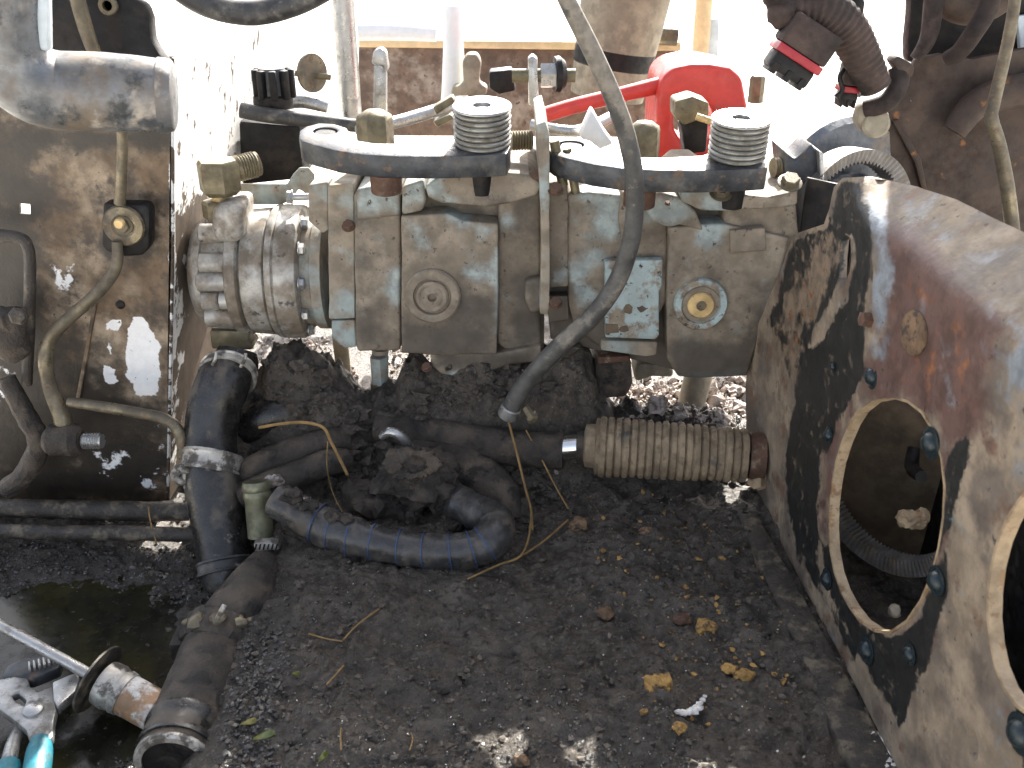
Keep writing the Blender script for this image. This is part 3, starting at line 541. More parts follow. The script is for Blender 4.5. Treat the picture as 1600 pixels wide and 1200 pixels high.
bm = pr([(940, 532), (1028, 534), (1026, 556), (1008, 558), (938, 548)], .99, .02, .003); part('lower_plate', bm, m_bluedirt, p2)
for pts in (ell(982, 484, 7, 8, 9), ell(1003, 483, 8, 4, 9), rect(946, 508, 966, 520), ell(975, 514, 8, 5, 8)):                 # the worn-off lettering left on the plate
    bm = pr([(x+random.uniform(-2, 2), y+random.uniform(-2, 2)) for x, y in pts], .983, .002, 0); part('worn_mark', bm, m_post, npl)
plug(p2, 1094, 474, .988, 41, dict(b=m_bluepaint, d=m_pump, c=m_brassclean), [('plug_flange', 'b', [(0, 0), (0, 42), (6, 42), (9, 40), (9, 31), (5, 30), (5, 0)]), ('plug_seat', 'd', [(4, 0), (4, 30), (6, 29), (6, 0)]), ('plug', 'c', [(5, 0), (5, 21), (10, 21), (12, 19), (12, 8), (3, 8), (3, 0)])])
bm = lathe(PY(1094, 474, .988)+Vector((0, -.0024, 0)), (0, -1, .04), solidprof([(0, .005), (.0004, .005)]), 6); part('socket', bm, m_black, p2)
for px, py, r_ in ((1126, 302, 13), (1234, 286, 14), (868, 298, 10), (868, 475, 9), (1012, 308, 5), (1043, 318, 4)): inst('bolt', me_hexdirt if r_ < 12 else me_hex, p2, PY(px, py, .975), (0, -.5, .85), rp(r_, py, 1))
# ------------------------------------------------------------------ what hangs below the pumps
line('drain_stub', [(594, 545, 1.05, 13), (594, 600, 1.05, 13), (594, 640, 1.05, 12)], m_bluedirt, 'short grey drain stub hanging below the dirt-filled plug', 'pipe')
t = thing('bleed_stud', 'grey hexagon stud hanging beneath the first pump casting', 'stud', PY(594, 640, 1.04))
part('hexagon', vlathe(594, 1.04, [(598, 14), (560, 14.5), (557, 13)], 6), m_bluedirt, t); part('shank', vlathe(594, 1.04, [(648, 12), (597, 12)], 16), m_line, t)
line('pale_rod', [(530, 520, 1.15, 12), (536, 570, 1.15, 12), (538, 610, 1.15, 12)], m_tanleg, 'pale upright rod behind the debris left of the hexagon stud', 'rod')
t = thing('motor_block', 'dark oily block under the right pump beside the pale debris', 'block', PY(958, 625, 1.02)); bm = pr([(930, 566), (986, 562), (990, 600), (980, 622), (940, 625), (930, 610)], 1.01, .08, .006); rough_up(bm, .001, 80, 2); part('body', bm, m_mudhose, t)
bm = pr([(934, 558), (985, 556), (985, 566), (934, 570)], 1.005, .05, .003); part('cap', bm, m_rusty, t)
bm = pr([(992, 578), (1000, 568), (1040, 570), (1054, 580), (1052, 592), (1020, 590), (992, 598)], 1.07, .05, .006); rough_up(bm, .001, 90, 3); solo('tan_bracket', bm, m_tanleg, 'small tan bracket lying on the pale debris below the right pump', 'bracket')
line('pale_stub', [(1092, 585, 1.12, 22), (1078, 640, 1.1, 21), (1070, 680, 1.09, 20)], m_tanleg, 'stubby pale tube slanting out of the debris below the brass plug', 'pipe')

# ================================================================== LEVERS, SPACERS ON TOP
AN = Vector((0, -math.sin(math.radians(8)), math.cos(math.radians(8))))
ap = PY(640, 240, .965)
def PA(x, y): return PP(x, y, ap, AN)
arm_poly = [(467, 214), (468, 204), (478, 197), (498, 192), (522, 193), (541, 199), (549, 210), (560, 219), (585, 223), (640, 224), (700, 221), (730, 213), (770, 210), (792, 216), (798, 228), (792, 240), (740, 243), (680, 244.5), (620, 244), (565, 241), (525, 235), (490, 226), (472, 220)]
arm = thing('control_lever', 'curved flat steel lever lying on the left hydrostatic pump', 'lever', PA(640, 240), 'curved levers on the pumps')
bm = slab([PA(x, y) for x, y in arm_poly], AN*-.0235, .002, [[PA(x, y) for x, y in ell(508, 204, 19, 5.5, 18)]]); part('bar', bm, m_arm, arm, 30)
c = PA(508, 204); part('pin', lathe(c-AN*.02, AN, solidprof([(0, .0115), (.0165, .0115), (.018, .0105)]), 24), m_black, arm)
c = PA(752, 226); part('shaft', lathe(c-AN*.05, AN, solidprof([(0, .013), (.03, .013)]), 24), m_black, arm)
c = PA(600, 234); part('brass_bush', lathe(c-AN*.043, AN, solidprof([(0, .016), (.02, .016)]), 20), m_rusty, arm)
d2 = PY(1050, 262, .955)-PY(643, 240, .965)
dup(arm, d2, 'curved flat steel lever lying on the right hydrostatic pump')
sp = thing('ribbed_spacer', 'stack of steel rings standing on the left lever', 'spacer', PA(754, 224), 'stacked ring spacers')
c0 = PA(754, 224); q = rp(46, 190, .98)
hgt = (PY(754, 167, c0.y)-c0).length
for k in range(7):
    s0 = hgt*k/7.0; part('ring', lathe(c0+AN*s0, AN, ringprof(0, hgt/7-.0011, q*.5, q*(1 if k % 2 else .985), .0013), 40), m_ring, sp)
part('core', lathe(c0, AN, solidprof([(0, q*.88), (hgt*.97, q*.88)]), 30), m_ring, sp)
part('top_washer', lathe(c0+AN*(hgt+.0002), AN, ringprof(0, .003, q*.32, q*1.02, .001), 40), m_steel, sp)
dup(sp, PY(1162, 246, .955)-PY(754, 226, .965), 'stack of steel rings standing on the right lever')
def hexstud(px, top, bot, r_, Y, mat, label, grp=None):
    t = thing('hex_fitting', label, 'fitting', PY(px, bot, Y), grp)
    part('hexagon', vlathe(px, Y, [(bot, r_), (top+14, r_), (top+8, r_*.93), (top, r_*.5)], 6, .5), mat, t)
    part('shank', vlathe(px, Y, [(bot+25, r_*.6), (bot-2, r_*.6)], 16), m_line, t); return t
hexstud(588, 172, 235, 29, 1.09, m_brass, 'olive hexagon cap behind the left lever', 'hexagon caps behind the levers')
hexstud(1004, 190, 245, 27, 1.09, m_brass, 'olive hexagon cap behind the right lever and hanging hose', 'hexagon caps behind the levers')
# pale blue strip bracket behind the gear pump
bm = pr([(376, 287), (448, 288), (458, 272), (468, 262), (482, 262), (491, 272), (493, 308), (484, 316), (474, 300), (466, 296), (456, 312), (440, 320), (376, 320)], 1.1, .004, .0015)
t = thing('strip_bracket', 'pale blue bent strip bracket above the gear pump', 'bracket', PY(430, 320, 1.1)); part('strip', bm, m_bluedirt, t); inst('bolt', me_hexalu, t, PY(457, 308, 1.06), (-1, -.3, .1), rp(10, 305, 1.06)); part('bolt_shank', lathe(PY(458, 308, 1.062), (1, .1, 0), solidprof([(0, .004), (.03, .004)]), 12), m_steel, t)

# ================================================================== HANGING HOSE
t = thing('hanging_hose', 'long dusty black hose hanging in front of the two pumps', 'hose', PY(806, 650, .955))
bm, C, R = hose([(800, -200, .85, 15), (862, -60, .86, 15), (886, 0, .865, 14), (923, 75, .875, 14.5), (957, 150, .885, 14.5), (981, 220, .895, 14.5), (992, 290, .905, 14.5), (987, 370, .915, 14.5), (964, 440, .925, 14.5), (925, 495, .93, 14.5), (880, 535, .935, 14.5), (838, 578, .945, 14), (810, 615, .952, 14.5), (795, 645, .956, 13.5)], 18, 8)
o = part('hose', bm, m_dusthose, t); paint(o, 'dust', [[(850, -80), (905, -80), (1010, 190), (985, 215), (900, 70)], [(870, 530), (930, 480), (960, 460), (985, 430), (960, 470), (880, 545)]], 14.5)
ax = (C[-1]-C[-5]).normalized(); q = R[-1]
cb_ = part('clamp_band', lathe(C[-3]-ax*.004, ax, ringprof(0, .014, q*.8, q*1.22, .0012), 26), m_steel, t)
part('hose_mouth', lathe(C[-1]-ax*.002, ax, ringprof(0, .006, q*.45, q*1.1, .002), 24), m_steel, t)
c = PY(822, 638, .945); part('clamp_screw', lathe(c, (.5, -.8, -.5), solidprof([(0, .0045), (.012, .0045), (.0125, .0068), (.016, .0068), (.0175, .005)]), 6), m_brass, t)
for k in range(5):
    a = -1.2+k*.5; part('band_slot', box(C[-3]+ax*.0015+Vector((math.sin(a)*q*1.17, -math.cos(a)*q*1.17*.8, math.cos(a)*q*.5)), .0014, .0014, .006, .0003), m_black, cb_)

# ================================================================== COOLANT HOSE AT THE LEFT
t = thing('coolant_hose', 'fat oily black hose standing below the gear pump', 'hose', onfloor(352, 910))
bm, C, R = hose([(372, 548, 1.0, 30), (366, 570, .99, 38), (350, 596, .97, 42), (334, 640, .955, 41), (329, 690, .94, 41), (332, 745, .915, 42), (340, 800, .895, 43), (348, 850, .875, 42), (354, 895, .855, 39), (356, 915, .85, 36)], 24, 8); rough_up(bm, .0011, 60, 6)
part('hose', bm, m_oilhose, t)
def band(C, R, i, wd, ex, mat, par, name='clamp_band', tilt=None):
    ax = (C[min(i+1, len(C)-1)]-C[max(i-1, 0)]).normalized()
    if tilt is not None: ax = (ax+Vector(tilt)).normalized()
    q = R[i]; w_ = wd
    prof = [(0, q*.9), (0, q*ex*1.03), (w_*.15, q*ex*1.05), (w_*.25, q*ex), (w_*.75, q*ex), (w_*.85, q*ex*1.05), (w_, q*ex*1.03), (w_, q*.9), (0, q*.9)]
    return part(name, lathe(C[i]-ax*w_/2, ax, prof, 36), mat, par)
ib = min(range(len(C)), key=lambda i: abs(proj(np.array([C[i][:]]))[1][0]-725)); band(C, R, ib, .022, 1.09, m_clamp, t, tilt=(-.28, 0, 0))
il = min(range(len(C)), key=lambda i: abs(proj(np.array([C[i][:]]))[1][0]-885)); band(C, R, il, .014, 1.08, m_rubber, t)
iu = min(range(len(C)), key=lambda i: abs(proj(np.array([C[i][:]]))[1][0]-585)); band(C, R, iu, .012, 1.05, m_clamp, t, tilt=(.35, -.3, 0))
bm, _, _ = hose([(306, 738, .905, 6), (283, 732, .9, 8), (274, 742, .9, 8), (284, 752, .9, 7), (310, 748, .905, 6)], 8, 4); part('clamp_ear', bm, m_clamp, t)
bm, _, _ = hose([(300, 720, .912, 5), (288, 730, .905, 6), (292, 762, .9, 5)], 8, 4); part('clamp_wire', bm, m_clamp, t)
for (x0, y0, x1, y1) in ((376, 573, 384, 552), (332, 570, 338, 550)):
    bm, _, _ = hose([(x0, y0, .955, 2.5), ((x0+x1)/2+2, (y0+y1)/2, .952, 3), (x1, y1, .955, 2.5)], 8, 3); part('clamp_tang', bm, m_clamp, t)
t = thing('plated_sleeve', 'olive plated metal sleeve open at the top, right of the coolant hose', 'sleeve', PY(408, 838, .86))
a = PY(400, 752, .885); b = PY(408, 838, .865); ax = (b-a).normalized(); q = rp(21, 790, .87); L_ = (b-a).length
part('barrel', lathe(a, ax, [(0, q*.84), (0, q*.98), (.004, q*1.08), (.008, q*1.08), (.0105, q*.98), (.013, q*1.04), (.017, q*1.04), (.02, q*.96), (L_, q*.98), (L_, q*.82), (0, q*.84)], 32), m_olive, t)
part('inner_face', lathe(a+ax*.012, ax, solidprof([(0, q*.83), (.001, q*.83)]), 28), m_oil, t)
bm = lump(PY(430, 752, .9), .0095, 3, .3, 150, 3, (1.2, .8, .8)); rough_up(bm, .001, 300, 2); part('pale_crust', bm, m_pale, t)
t = thing('worm_clamp', 'slotted worm clamp band lying below the plated sleeve', 'clamp', onfloor(418, 850, .01))
c = onfloor(418, 850, .012); wb_ = part('band', box(c, .026, .012, .01, .003, Matrix.Rotation(-.1, 3, 'Y')), m_clamp, t)
for k in range(6): part('slot', box(c+Vector((-.0105+k*.0042, -.0061, .0008)), .0016, .0012, .0068, .0003, Matrix.Rotation(.3, 3, 'Y')), m_black, wb_)

# ================================================================== HOSES AND MUD IN THE MIDDLE
t = thing('taped_hose', 'black hose with thin blue print lines curving on the dirt', 'hose', onfloor(640, 880))
wp = [(432, 780, .855, 27), (470, 803, .842, 30), (520, 828, .83, 31), (580, 846, .82, 29), (640, 858, .813, 28), (700, 862, .81, 28), (745, 856, .815, 30), (772, 838, .825, 31), (772, 815, .845, 29), (745, 800, .865, 28), (715, 785, .885, 28), (690, 765, .905, 28)]
bm, C, R = hose(wp, 24, 16, mod=lambda L: 1+.03*math.sin(L*2*math.pi/.028)+(.02 if (L % .028) < .004 else 0)); rough_up(bm, .0008, 90, 5)
hs_ = part('hose', bm, m_tape, t)
for px in (497, 520, 548, 585, 625, 665, 703, 735, 757):
    i = min(range(len(C)*2//3), key=lambda i: abs(proj(np.array([C[i][:]]))[0][0]-px)); ax = (C[i+1]-C[i-1]).normalized()
    ax = (ax+Vector((0, .0, .12))).normalized(); q = R[i]*1.045
    part('blue_line', lathe(C[i], ax, [(0, q*.97), (0, q), (.0011, q), (.0011, q*.97), (0, q*.97)], 40), m_stripe, hs_)
bm = bmesh.new()
for k in range(12): 
    px, py = random.choice([(455, 785), (490, 800), (530, 815), (560, 828), (575, 838)]); merge(bm, lump(PY(px+random.uniform(-12, 12), py-6+random.uniform(-10, 6), .825), random.uniform(.004, .009), 3, .5, 150, k, (1.3, 1, .7)))
mo = part('mud_crust', bm, m_mudhose, t)
line('fat_hose', [(372, 745, .93, 22), (410, 728, .935, 24), (460, 706, .945, 24), (510, 690, .955, 22), (540, 690, .965, 20)], m_mudhose, 'upper of two fat muddy hoses behind the plated sleeve', 'hose', 'fat muddy hoses', seg=18, sub=8, lump=.03)
line('fat_hose', [(375, 775, .905, 20), (420, 758, .91, 22), (470, 740, .92, 22), (515, 722, .93, 21), (545, 720, .94, 18)], m_mudhose, 'lower of two fat muddy hoses behind the plated sleeve', 'hose', 'fat muddy hoses', seg=18, sub=8, lump=.03)
line('dark_pipe', [(380, 668, .99, 28), (420, 650, .99, 29), (460, 648, .995, 28), (500, 665, 1.0, 26), (530, 690, 1.0, 24)], m_oilhose, 'oily dark pipe arching behind the muddy hoses', 'pipe', seg=18, sub=8, lump=.02)
line('long_dark_tube', [(590, 665, .98, 24), (680, 680, .965, 26), (760, 694, .955, 28), (830, 702, .945, 29), (880, 704, .94, 29)], m_mudhose, 'long dark mud-caked tube leading to the chromed rod', 'pipe', seg=18, sub=8, lump=.02)
line('brown_muddy_hose', [(640, 715, .955, 34), (700, 722, .945, 36), (750, 745, .93, 36), (785, 785, .91, 34), (790, 815, .895, 30)], m_mudhose, 'fat brown muddy hose bending down beside the taped hose', 'hose', seg=18, sub=8, lump=.03)
line('short_bright_pipe', [(596, 682, .935, 6), (612, 675, .93, 8), (630, 685, .93, 8), (642, 704, .935, 7)], m_steel, 'short bright bent pipe poking out of the central mud', 'pipe')
t = thing('mud_caked_joint', 'rounded joint caked in dark mud in the middle of the bay', 'joint', onfloor(640, 830))
bm = lump(PY(655, 748, .9), .038, 4, .35, 36, 3, (1.15, .8, .9)); rough_up(bm, .006, 100, 9, 4); part('knuckle', bm, m_mudhose, t)
bm = lump(PY(605, 790, .895), .034, 4, .4, 40, 6, (1.1, .8, 1)); rough_up(bm, .006, 110, 4, 4); part('lower_lump', bm, m_mudhose, t)
bm = lump(PY(690, 785, .885), .016, 3, .4, 90, 7, (.8, .8, 1.6)); rough_up(bm, .003, 160, 4); part('mud_drip', bm, m_mudhose, t)
bm = lathe(PY(645, 725, .872), (.25, -1, .5), ringprof(0, .006, .011, .02, .002), 40, wob=.12); rough_up(bm, .004, 90, 6); bmesh.ops.scale(bm, verts=bm.verts[:], vec=(1.35, 1, .7), space=Matrix.Translation(-PY(645, 725, .872))); part('eye_ring', bm, m_mudhose, t)
bm = pr([(628, 776), (658, 774), (664, 826), (640, 840), (622, 832)], .885, .012, .003); part('grey_tab', bm, m_darkline, t)

# ================================================================== ROD WITH BELLOWS
t = thing('bellows_boot', 'tan muddy rubber bellows on a chromed rod at right', 'boot', PY(1040, 760, .95))
a = PY(912, 696, .945); b = PY(1172, 712, .925); ax = (b-a).normalized(); Ln = (b-a).length; q = rp(47, 700, .935)
pf = [(0, q*.45), (.002, q*.72), (.012, q*.74), (.014, q*.95)]; n = 19; s0 = .016
for i in range(n):
    s = s0+(Ln-s0-.004)*i/n; ds = (Ln-s0-.004)/n; k = 1.02-.13*i/n+random.uniform(-.02, .02)
    pf += [(s+ds*.08, q*k*.9), (s+ds*.3, q*k*.985), (s+ds*.6, q*k), (s+ds*.88, q*k*.985), (s+ds*.99, q*k*.93)]
bm = lathe(a, ax, solidprof(pf), 64); rough_up(bm, .0007, 70, 3); part('bellows', bm, m_bellow, t, 25)
part('collar', lathe(a-ax*.008, ax, solidprof([(0, q*.42), (0.001, q*.5), (.01, q*.5)]), 30), m_mudhose, t)
rd = PY(868, 700, .945); part('rod', lathe(rd, (a-rd).normalized(), solidprof([(0, rp(19, 700, .945)), (.04, rp(19, 700, .945))]), 32), m_chrome, t)
part('end_mount', lathe(b-ax*.002, ax, solidprof([(0, q*.75), (.004, q*.8), (.016, q*.8), (.018, q*.7)]), 28), m_rusty, t)
c = PY(1188, 746, .915); part('mount_bolt', lathe(c, (-.7, -.8, .1), solidprof([(0, .014), (.004, .014), (.005, .01), (.014, .009)]), 6), m_edge, t)

# ================================================================== RIGHT CASE WALL
hole1 = [(1382, 622), (1362, 626), (1343, 641), (1330, 662), (1318, 690), (1308, 722), (1302, 755), (1298, 790), (1297, 825), (1299, 860), (1305, 893), (1315, 922), (1329, 948), (1346, 970), (1368, 985), (1392, 988), (1418, 970), (1440, 938), (1456, 900), (1468, 855), (1475, 808), (1477, 760), (1472, 715), (1460, 675), (1442, 645), (1420, 628), (1400, 622)]
hole2 = [(1640, 742), (1615, 758), (1595, 782), (1576, 812), (1562, 845), (1552, 885), (1547, 925), (1546, 965), (1550, 1005), (1558, 1042), (1572, 1076), (1592, 1103), (1618, 1122), (1650, 1130), (1690, 1100), (1720, 1020), (1730, 930), (1715, 840), (1690, 770)]
slot1 = [(1313, 400), (1315, 376), (1322, 366), (1329, 372), (1331, 400), (1328, 425), (1320, 443), (1312, 436)]
slot2 = [(1513, 1150), (1518, 1140), (1524, 1145), (1528, 1165), (1527, 1185), (1522, 1192), (1515, 1178)]
wall = [(1240, 366), (1222, 415), (1205, 455), (1184, 510), (1170, 560), (1165, 610), (1166, 670), (1182, 772), (1215, 838), (1255, 915), (1330, 1058), (1405, 1205), (1450, 1300), (1700, 1700), (1780, 1700), (1740, 432), (1650, 396), (1560, 352), (1480, 312), (1420, 292), (1350, 276), (1318, 278), (1304, 292), (1296, 325), (1288, 350)]
bm = slab([PW(x, y) for x, y in wall], (.0065, .0005, 0), 0, [[PW(x, y) for x, y in h] for h in (hole1, hole2, slot1, slot2)])
gridify(bm, .008, (1, 2)); 
for _ in range(1): bmesh.ops.triangulate(bm, faces=[f for f in bm.faces if len(f.verts) > 4])
# the sheet is folded: above one crease it leans outwards as a sloping top, beyond another the far part turns away
vs = bm.verts[:]; co = np.array([v.co[:] for v in vs]); px_, py_ = proj(co)
def fold(p0, p1, d):
    n = (p1-p0).cross(d).normalized(); k = p0.dot(n); return np.array(n[:]), k
n1, k1 = fold(PW(1372, 345), PW(1640, 575), Vector((math.sin(math.radians(52)), 0, math.cos(math.radians(52)))))
s1 = k1/(co@n1)                          # how much farther along its ray each vertex must go
above = (py_ < 345+(px_-1372)*.858) & (px_ > 1340)
s1 = np.where((s1 > 0) & (s1 < 1.9) & (py_ < 640), s1, 1); s1 = 1+(s1-1)*np.clip((px_-1330)/45, 0, 1)
bx_ = np.interp(py_, [280, 330, 380, 450, 520, 600], [1338, 1352, 1374, 1378, 1368, 1350])
bead = np.exp(-((px_-bx_)/13.0)**2)*np.clip((640-py_)/120, 0, 1)*np.clip((py_-285)/40, 0, 1)  # ridge added along the bend to catch a highlight
def smax(a, b, k): h = np.clip(.5+.5*(a-b)/k, 0, 1); return b*(1-h)+a*h+k*h*(1-h)
sc = smax(np.ones_like(s1), s1, .014); sc = sc/np.median(sc[py_ > 900])
nz = fbm(co, 30, 3, 4)*.0008
for v, a_, b_, c_ in zip(vs, sc, bead, nz): v.co = v.co*float(a_); v.co.x += c_-.005*float(b_)
cw = thing('case_wall', 'large muddy steel case wall with round openings at right', 'case', PW(1330, 1058))
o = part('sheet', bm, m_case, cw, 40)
paint(o, 'black', [[(1250, 545), (1345, 540), (1352, 580), (1320, 640), (1284, 720), (1276, 820), (1281, 900), (1304, 962), (1340, 1008), (1336, 1040), (1296, 950), (1250, 870), (1228, 780), (1228, 700), (1240, 640)], [(1296, 345), (1312, 284), (1340, 280), (1356, 335), (1364, 380), (1362, 430), (1350, 480), (1350, 545), (1275, 545), (1300, 500), (1325, 460), (1335, 420), (1335, 370)], [(1285, 850), (1297, 850), (1312, 915), (1346, 975), (1390, 995), (1425, 985), (1462, 895), (1478, 780), (1482, 700), (1520, 668), (1516, 700), (1500, 760), (1490, 810), (1480, 860), (1480, 930), (1468, 970), (1448, 1030), (1425, 1090), (1408, 1132), (1345, 1030), (1290, 910)], [(1240, 375), (1300, 355), (1325, 345), (1312, 440), (1270, 520), (1235, 600), (1205, 500)], [(1585, 1080), (1640, 1140), (1700, 1300), (1600, 1200)]], 9)
paint(o, 'rust', [[(1372, 330), (1425, 360), (1480, 410), (1540, 470), (1570, 560), (1540, 640), (1520, 690), (1478, 720), (1450, 655), (1400, 622), (1345, 625), (1305, 700), (1290, 830), (1278, 830), (1300, 690), (1340, 600), (1362, 530), (1372, 440)], dict(poly=[(1465, 690), (1482, 700), (1478, 900), (1440, 1040), (1400, 1000), (1440, 960), (1468, 860)], soft=20)], 34)
paint(o, 'wear_highlight', [dict(poly=[(1340, 290), (1385, 330), (1390, 420), (1375, 560), (1362, 560), (1370, 420), (1355, 340)], soft=14, mx=.8), dict(poly=[(1560, 480), (1640, 500), (1640, 760), (1575, 730), (1545, 600)], soft=40, mx=.62), dict(poly=[(1400, 300), (1500, 340), (1560, 420), (1480, 400), (1420, 350)], soft=30, mx=.34)], 20)  # blue-grey wear, plus a sky highlight painted along the bend and slope
paint(o, 'fleck', [[(1235, 375), (1310, 355), (1312, 440), (1275, 530), (1225, 640), (1190, 600), (1205, 480)]], 30)
for h, nm in ((hole1, 'opening_rim'), (hole2, 'opening_rim')):          # turned lip of bare metal round each opening
    c = sum(((PW(x, y)) for x, y in h), Vector())/len(h); ring = bmesh.new(); rows = []
    for x, y in h:
        p = PW(x, y); n = (p-c); n = n.normalized()
        rows.append([ring.verts.new(p+n*k+Vector((dx, 0, 0))) for k, dx in ((.0015, -.0012), (-.0008, -.001), (-.0012, .0075), (.0015, .008))])
    for i in range(len(rows)):
        A, B = rows[i], rows[(i+1) % len(rows)]
        for k in range(4): ring.faces.new((A[k], A[(k+1) % 4], B[(k+1) % 4], B[k]))
    part(nm, ring, m_edge, cw)
bm = pr(ell(1434, 522, 19, 34), .7, .001, 0); bm.free()
bm = slab([PW(x, y)+Vector((-.0035, 0, 0)) for x, y in ell(1434, 520, 20, 36, 20)], (.002, 0, 0), .0006); part('mud_pad', bm, m_brownclod, cw)
bm = lathe(PW(1370, 500)+Vector((-.001, 0, 0)), (-1, -.1, .1), solidprof([(0, .009), (.003, .009), (.004, .0065), (.012, .006)]), 6); part('bolt', bm, m_rusty, cw)
WN = Vector((-1, -.0673, 0)).normalized()
for px, py, r_ in ((1365, 588, 13), (1457, 692, 16), (1466, 908, 15), (1297, 680, 9), (1294, 905, 11), (1357, 1016, 14), (1597, 1146, 19), (1303, 573, 5), (1424, 1022, 11)):
    p = PW(px, py); inst('stud', me_stud, cw, p+WN*.001, WN, r_*p.length/F)
# rear part of the box: outer sheet, cross plate, bottom dirt
def PX(px, py, x): d = ray(px, py); return d*(x/d.x)
bm = slab([Vector((.47, .35, -.7)), Vector((.43, 1.0, -.7)), Vector((.43, 1.0, -.382)), Vector((.47, .35, -.402))], (.006, 0, 0), .001); part('outer_sheet', bm, m_black, cw)  # outer sheet coloured black to imitate shade behind the near opening
bm = slab([Vector((.335, .93, -.7)), Vector((.335, .93, -.24)), Vector((.425, .86, -.385)), Vector((.47, .86, -.7))], (0, .005, 0), .001); part('cross_plate', bm, m_post, cw)
bm = slab([Vector((.30, .99, -.7)), Vector((.30, .99, -.25)), Vector((.345, .94, -.25)), Vector((.345, .94, -.7))], (0, .005, 0), .001); part('black_divider', bm, m_black, cw)
# angle iron at the foot of the wall
a, b = onfloor(1182, 800, .006), onfloor(1420, 1230, .006); 
bm = slab([a, b, b+Vector((-.035, 0, -.004)), a+Vector((-.02, 0, -.004))], (0, 0, -.012), .002); gridify(bm, .01, (1,)); rough_up(bm, .001, 60, 3)
solo('foot_rail', bm, m_darkline, 'dark greasy rail along the foot of the case wall', 'rail')
# cogged belt inside the opening
def cogbelt(center, axis, rad, w_, th, a0, a1, n, cog):
    A = Vector(axis).normalized(); U = Vector((0, 1, 0)); U = (U-A*U.dot(A)).normalized(); V = A.cross(U)
    bm = bmesh.new(); rows = []
    for i in range(n+1):
        t_ = a0+(a1-a0)*i/n; d = U*math.cos(t_)+V*math.sin(t_); k = rad-th-(cog if i % 2 else 0)
        rows.append([bm.verts.new(center+d*rad-A*w_/2), bm.verts.new(center+d*rad+A*w_/2), bm.verts.new(center+d*k+A*w_*.35), bm.verts.new(center+d*k-A*w_*.35)])
    for R0, R1 in zip(rows, rows[1:]):
        for k in range(4): bm.faces.new((R0[k], R0[(k+1) % 4], R1[(k+1) % 4], R1[k]))
    bm.faces.new(rows[0]); bm.faces.new(rows[-1]); return bm
c = PX(1388, 765, .372); rr = (PX(1388, 915, .372)-c).length*.93
bm = cogbelt(c, (1, .7, .1), rr, .024, .012, -math.pi*.93, -math.pi*.07, 90, .004); solo('drive_belt', bm, m_belt, 'cogged belt hanging inside the round opening of the case wall', 'belt', 'cogged belts', ang=20)
bm = lump(PX(1428, 812, .37), .010, 3, .4, 120, 12, (1.3, 1, .8)); rough_up(bm, .002, 200, 3); solo('tan_rag', bm, m_edge, 'crumpled tan scrap caught inside the round opening', 'scrap')
bm = lump(PX(1398, 955, .33), .006, 2, .35, 200, 2); solo('tan_stone', bm, m_tanleg, 'small tan stone on the dirt inside the round opening', 'stone')
bm, _, _ = sweep([(PX(1428, 700, .4), .006), (PX(1425, 730, .395), .007), (PX(1440, 745, .39), .006)], 10, 5); solo('black_hook', bm, m_black, 'small black hook inside the round opening', 'hook')
# pulley housing and belt behind the wall top
c = PY(1325, 345, 1.05)
bm = cogbelt(c, (.45, -1, .1), rp(112, 330, 1.05), .03, .012, .2, math.pi-.1, 70, .004)
solo('drive_belt', bm, m_belt, 'cogged belt curving above the far end of the case wall', 'belt', 'cogged belts', ang=20)
t = thing('pulley_housing', 'blue grey rounded pulley housing behind the case wall', 'housing', PY(1320, 380, 1.06))
part('shell', lathe(c+Vector((0, .02, 0)), (.45, -1, .1), solidprof([(-.03, rp(60, 330, 1.05)), (.01, rp(70, 330, 1.05)), (.03, rp(62, 330, 1.05)), (.036, rp(50, 330, 1.05))]), 36), m_bluegrey, t)
part('back_disc', lathe(c+Vector((.01, .05, 0)), (.45, -1, .1), solidprof([(-.01, rp(135, 330, 1.09)), (.0, rp(140, 330, 1.09)), (.008, rp(132, 330, 1.09))]), 44), m_bluegrey, t)
part('hub', lathe(PY(1300, 330, 1.0), (-.6, -.6, .3), solidprof([(-.03, .03), (.0, .03), (.012, .024), (.016, .012)]), 24), m_bluegrey, t)
bm = pr([(1222, 232), (1243, 250), (1256, 238), (1268, 224), (1282, 245), (1285, 352), (1262, 352), (1228, 300)], 1.03, .05, .003); t = thing('pointed_bracket', 'dark blue notched bracket standing right of the pumps', 'bracket', PY(1255, 352, 1.03)); part('plate', bm, m_arm, t)
part('edge_plate', pr([(1280, 236), (1287, 240), (1291, 352), (1283, 352)], 1.02, .05, .001), m_steel, t)

# ================================================================== TOP RIGHT: plates, loom, connectors, pipes
bp = thing('rear_plate', 'big brown dusty plate behind the case wall, pocked with small chips', 'plate', PY(1500, 400, 1.12))
bm = pr([(1432, 92), (1470, 84), (1520, 92), (1680, 60), (1680, 460), (1570, 402), (1500, 352), (1440, 330), (1400, 296), (1372, 250), (1352, 212), (1385, 170), (1412, 128)], 1.12, .01, .002); gridify(bm, .03); part('sheet', bm, m_brownplate, bp)
bm = pr([(1395, 190), (1405, 186), (1440, 250), (1450, 300), (1442, 302), (1430, 256)], 1.112, .008, .002); part('rib', bm, m_brownplate, bp)
bm, _, _ = hose([(1490, 205, 1.1, 20), (1530, 160, 1.1, 24), (1600, 140, 1.1, 26), (1680, 140, 1.1, 26)], 14, 5); part('pressed_bulge', bm, m_brownplate, bp)
t = thing('dark_upper_cover', 'dark cover hanging above the brown plate at top right', 'cover', PY(1540, 110, 1.18))
part('plate', pr([(1418, 62), (1422, 24), (1424, -60), (1404, -1400), (2000, -1400), (1900, 130), (1560, 110), (1440, 105), (1418, 95)], 1.18, .02, .004), m_black, t)  # carried far above the view to keep sun off the case wall
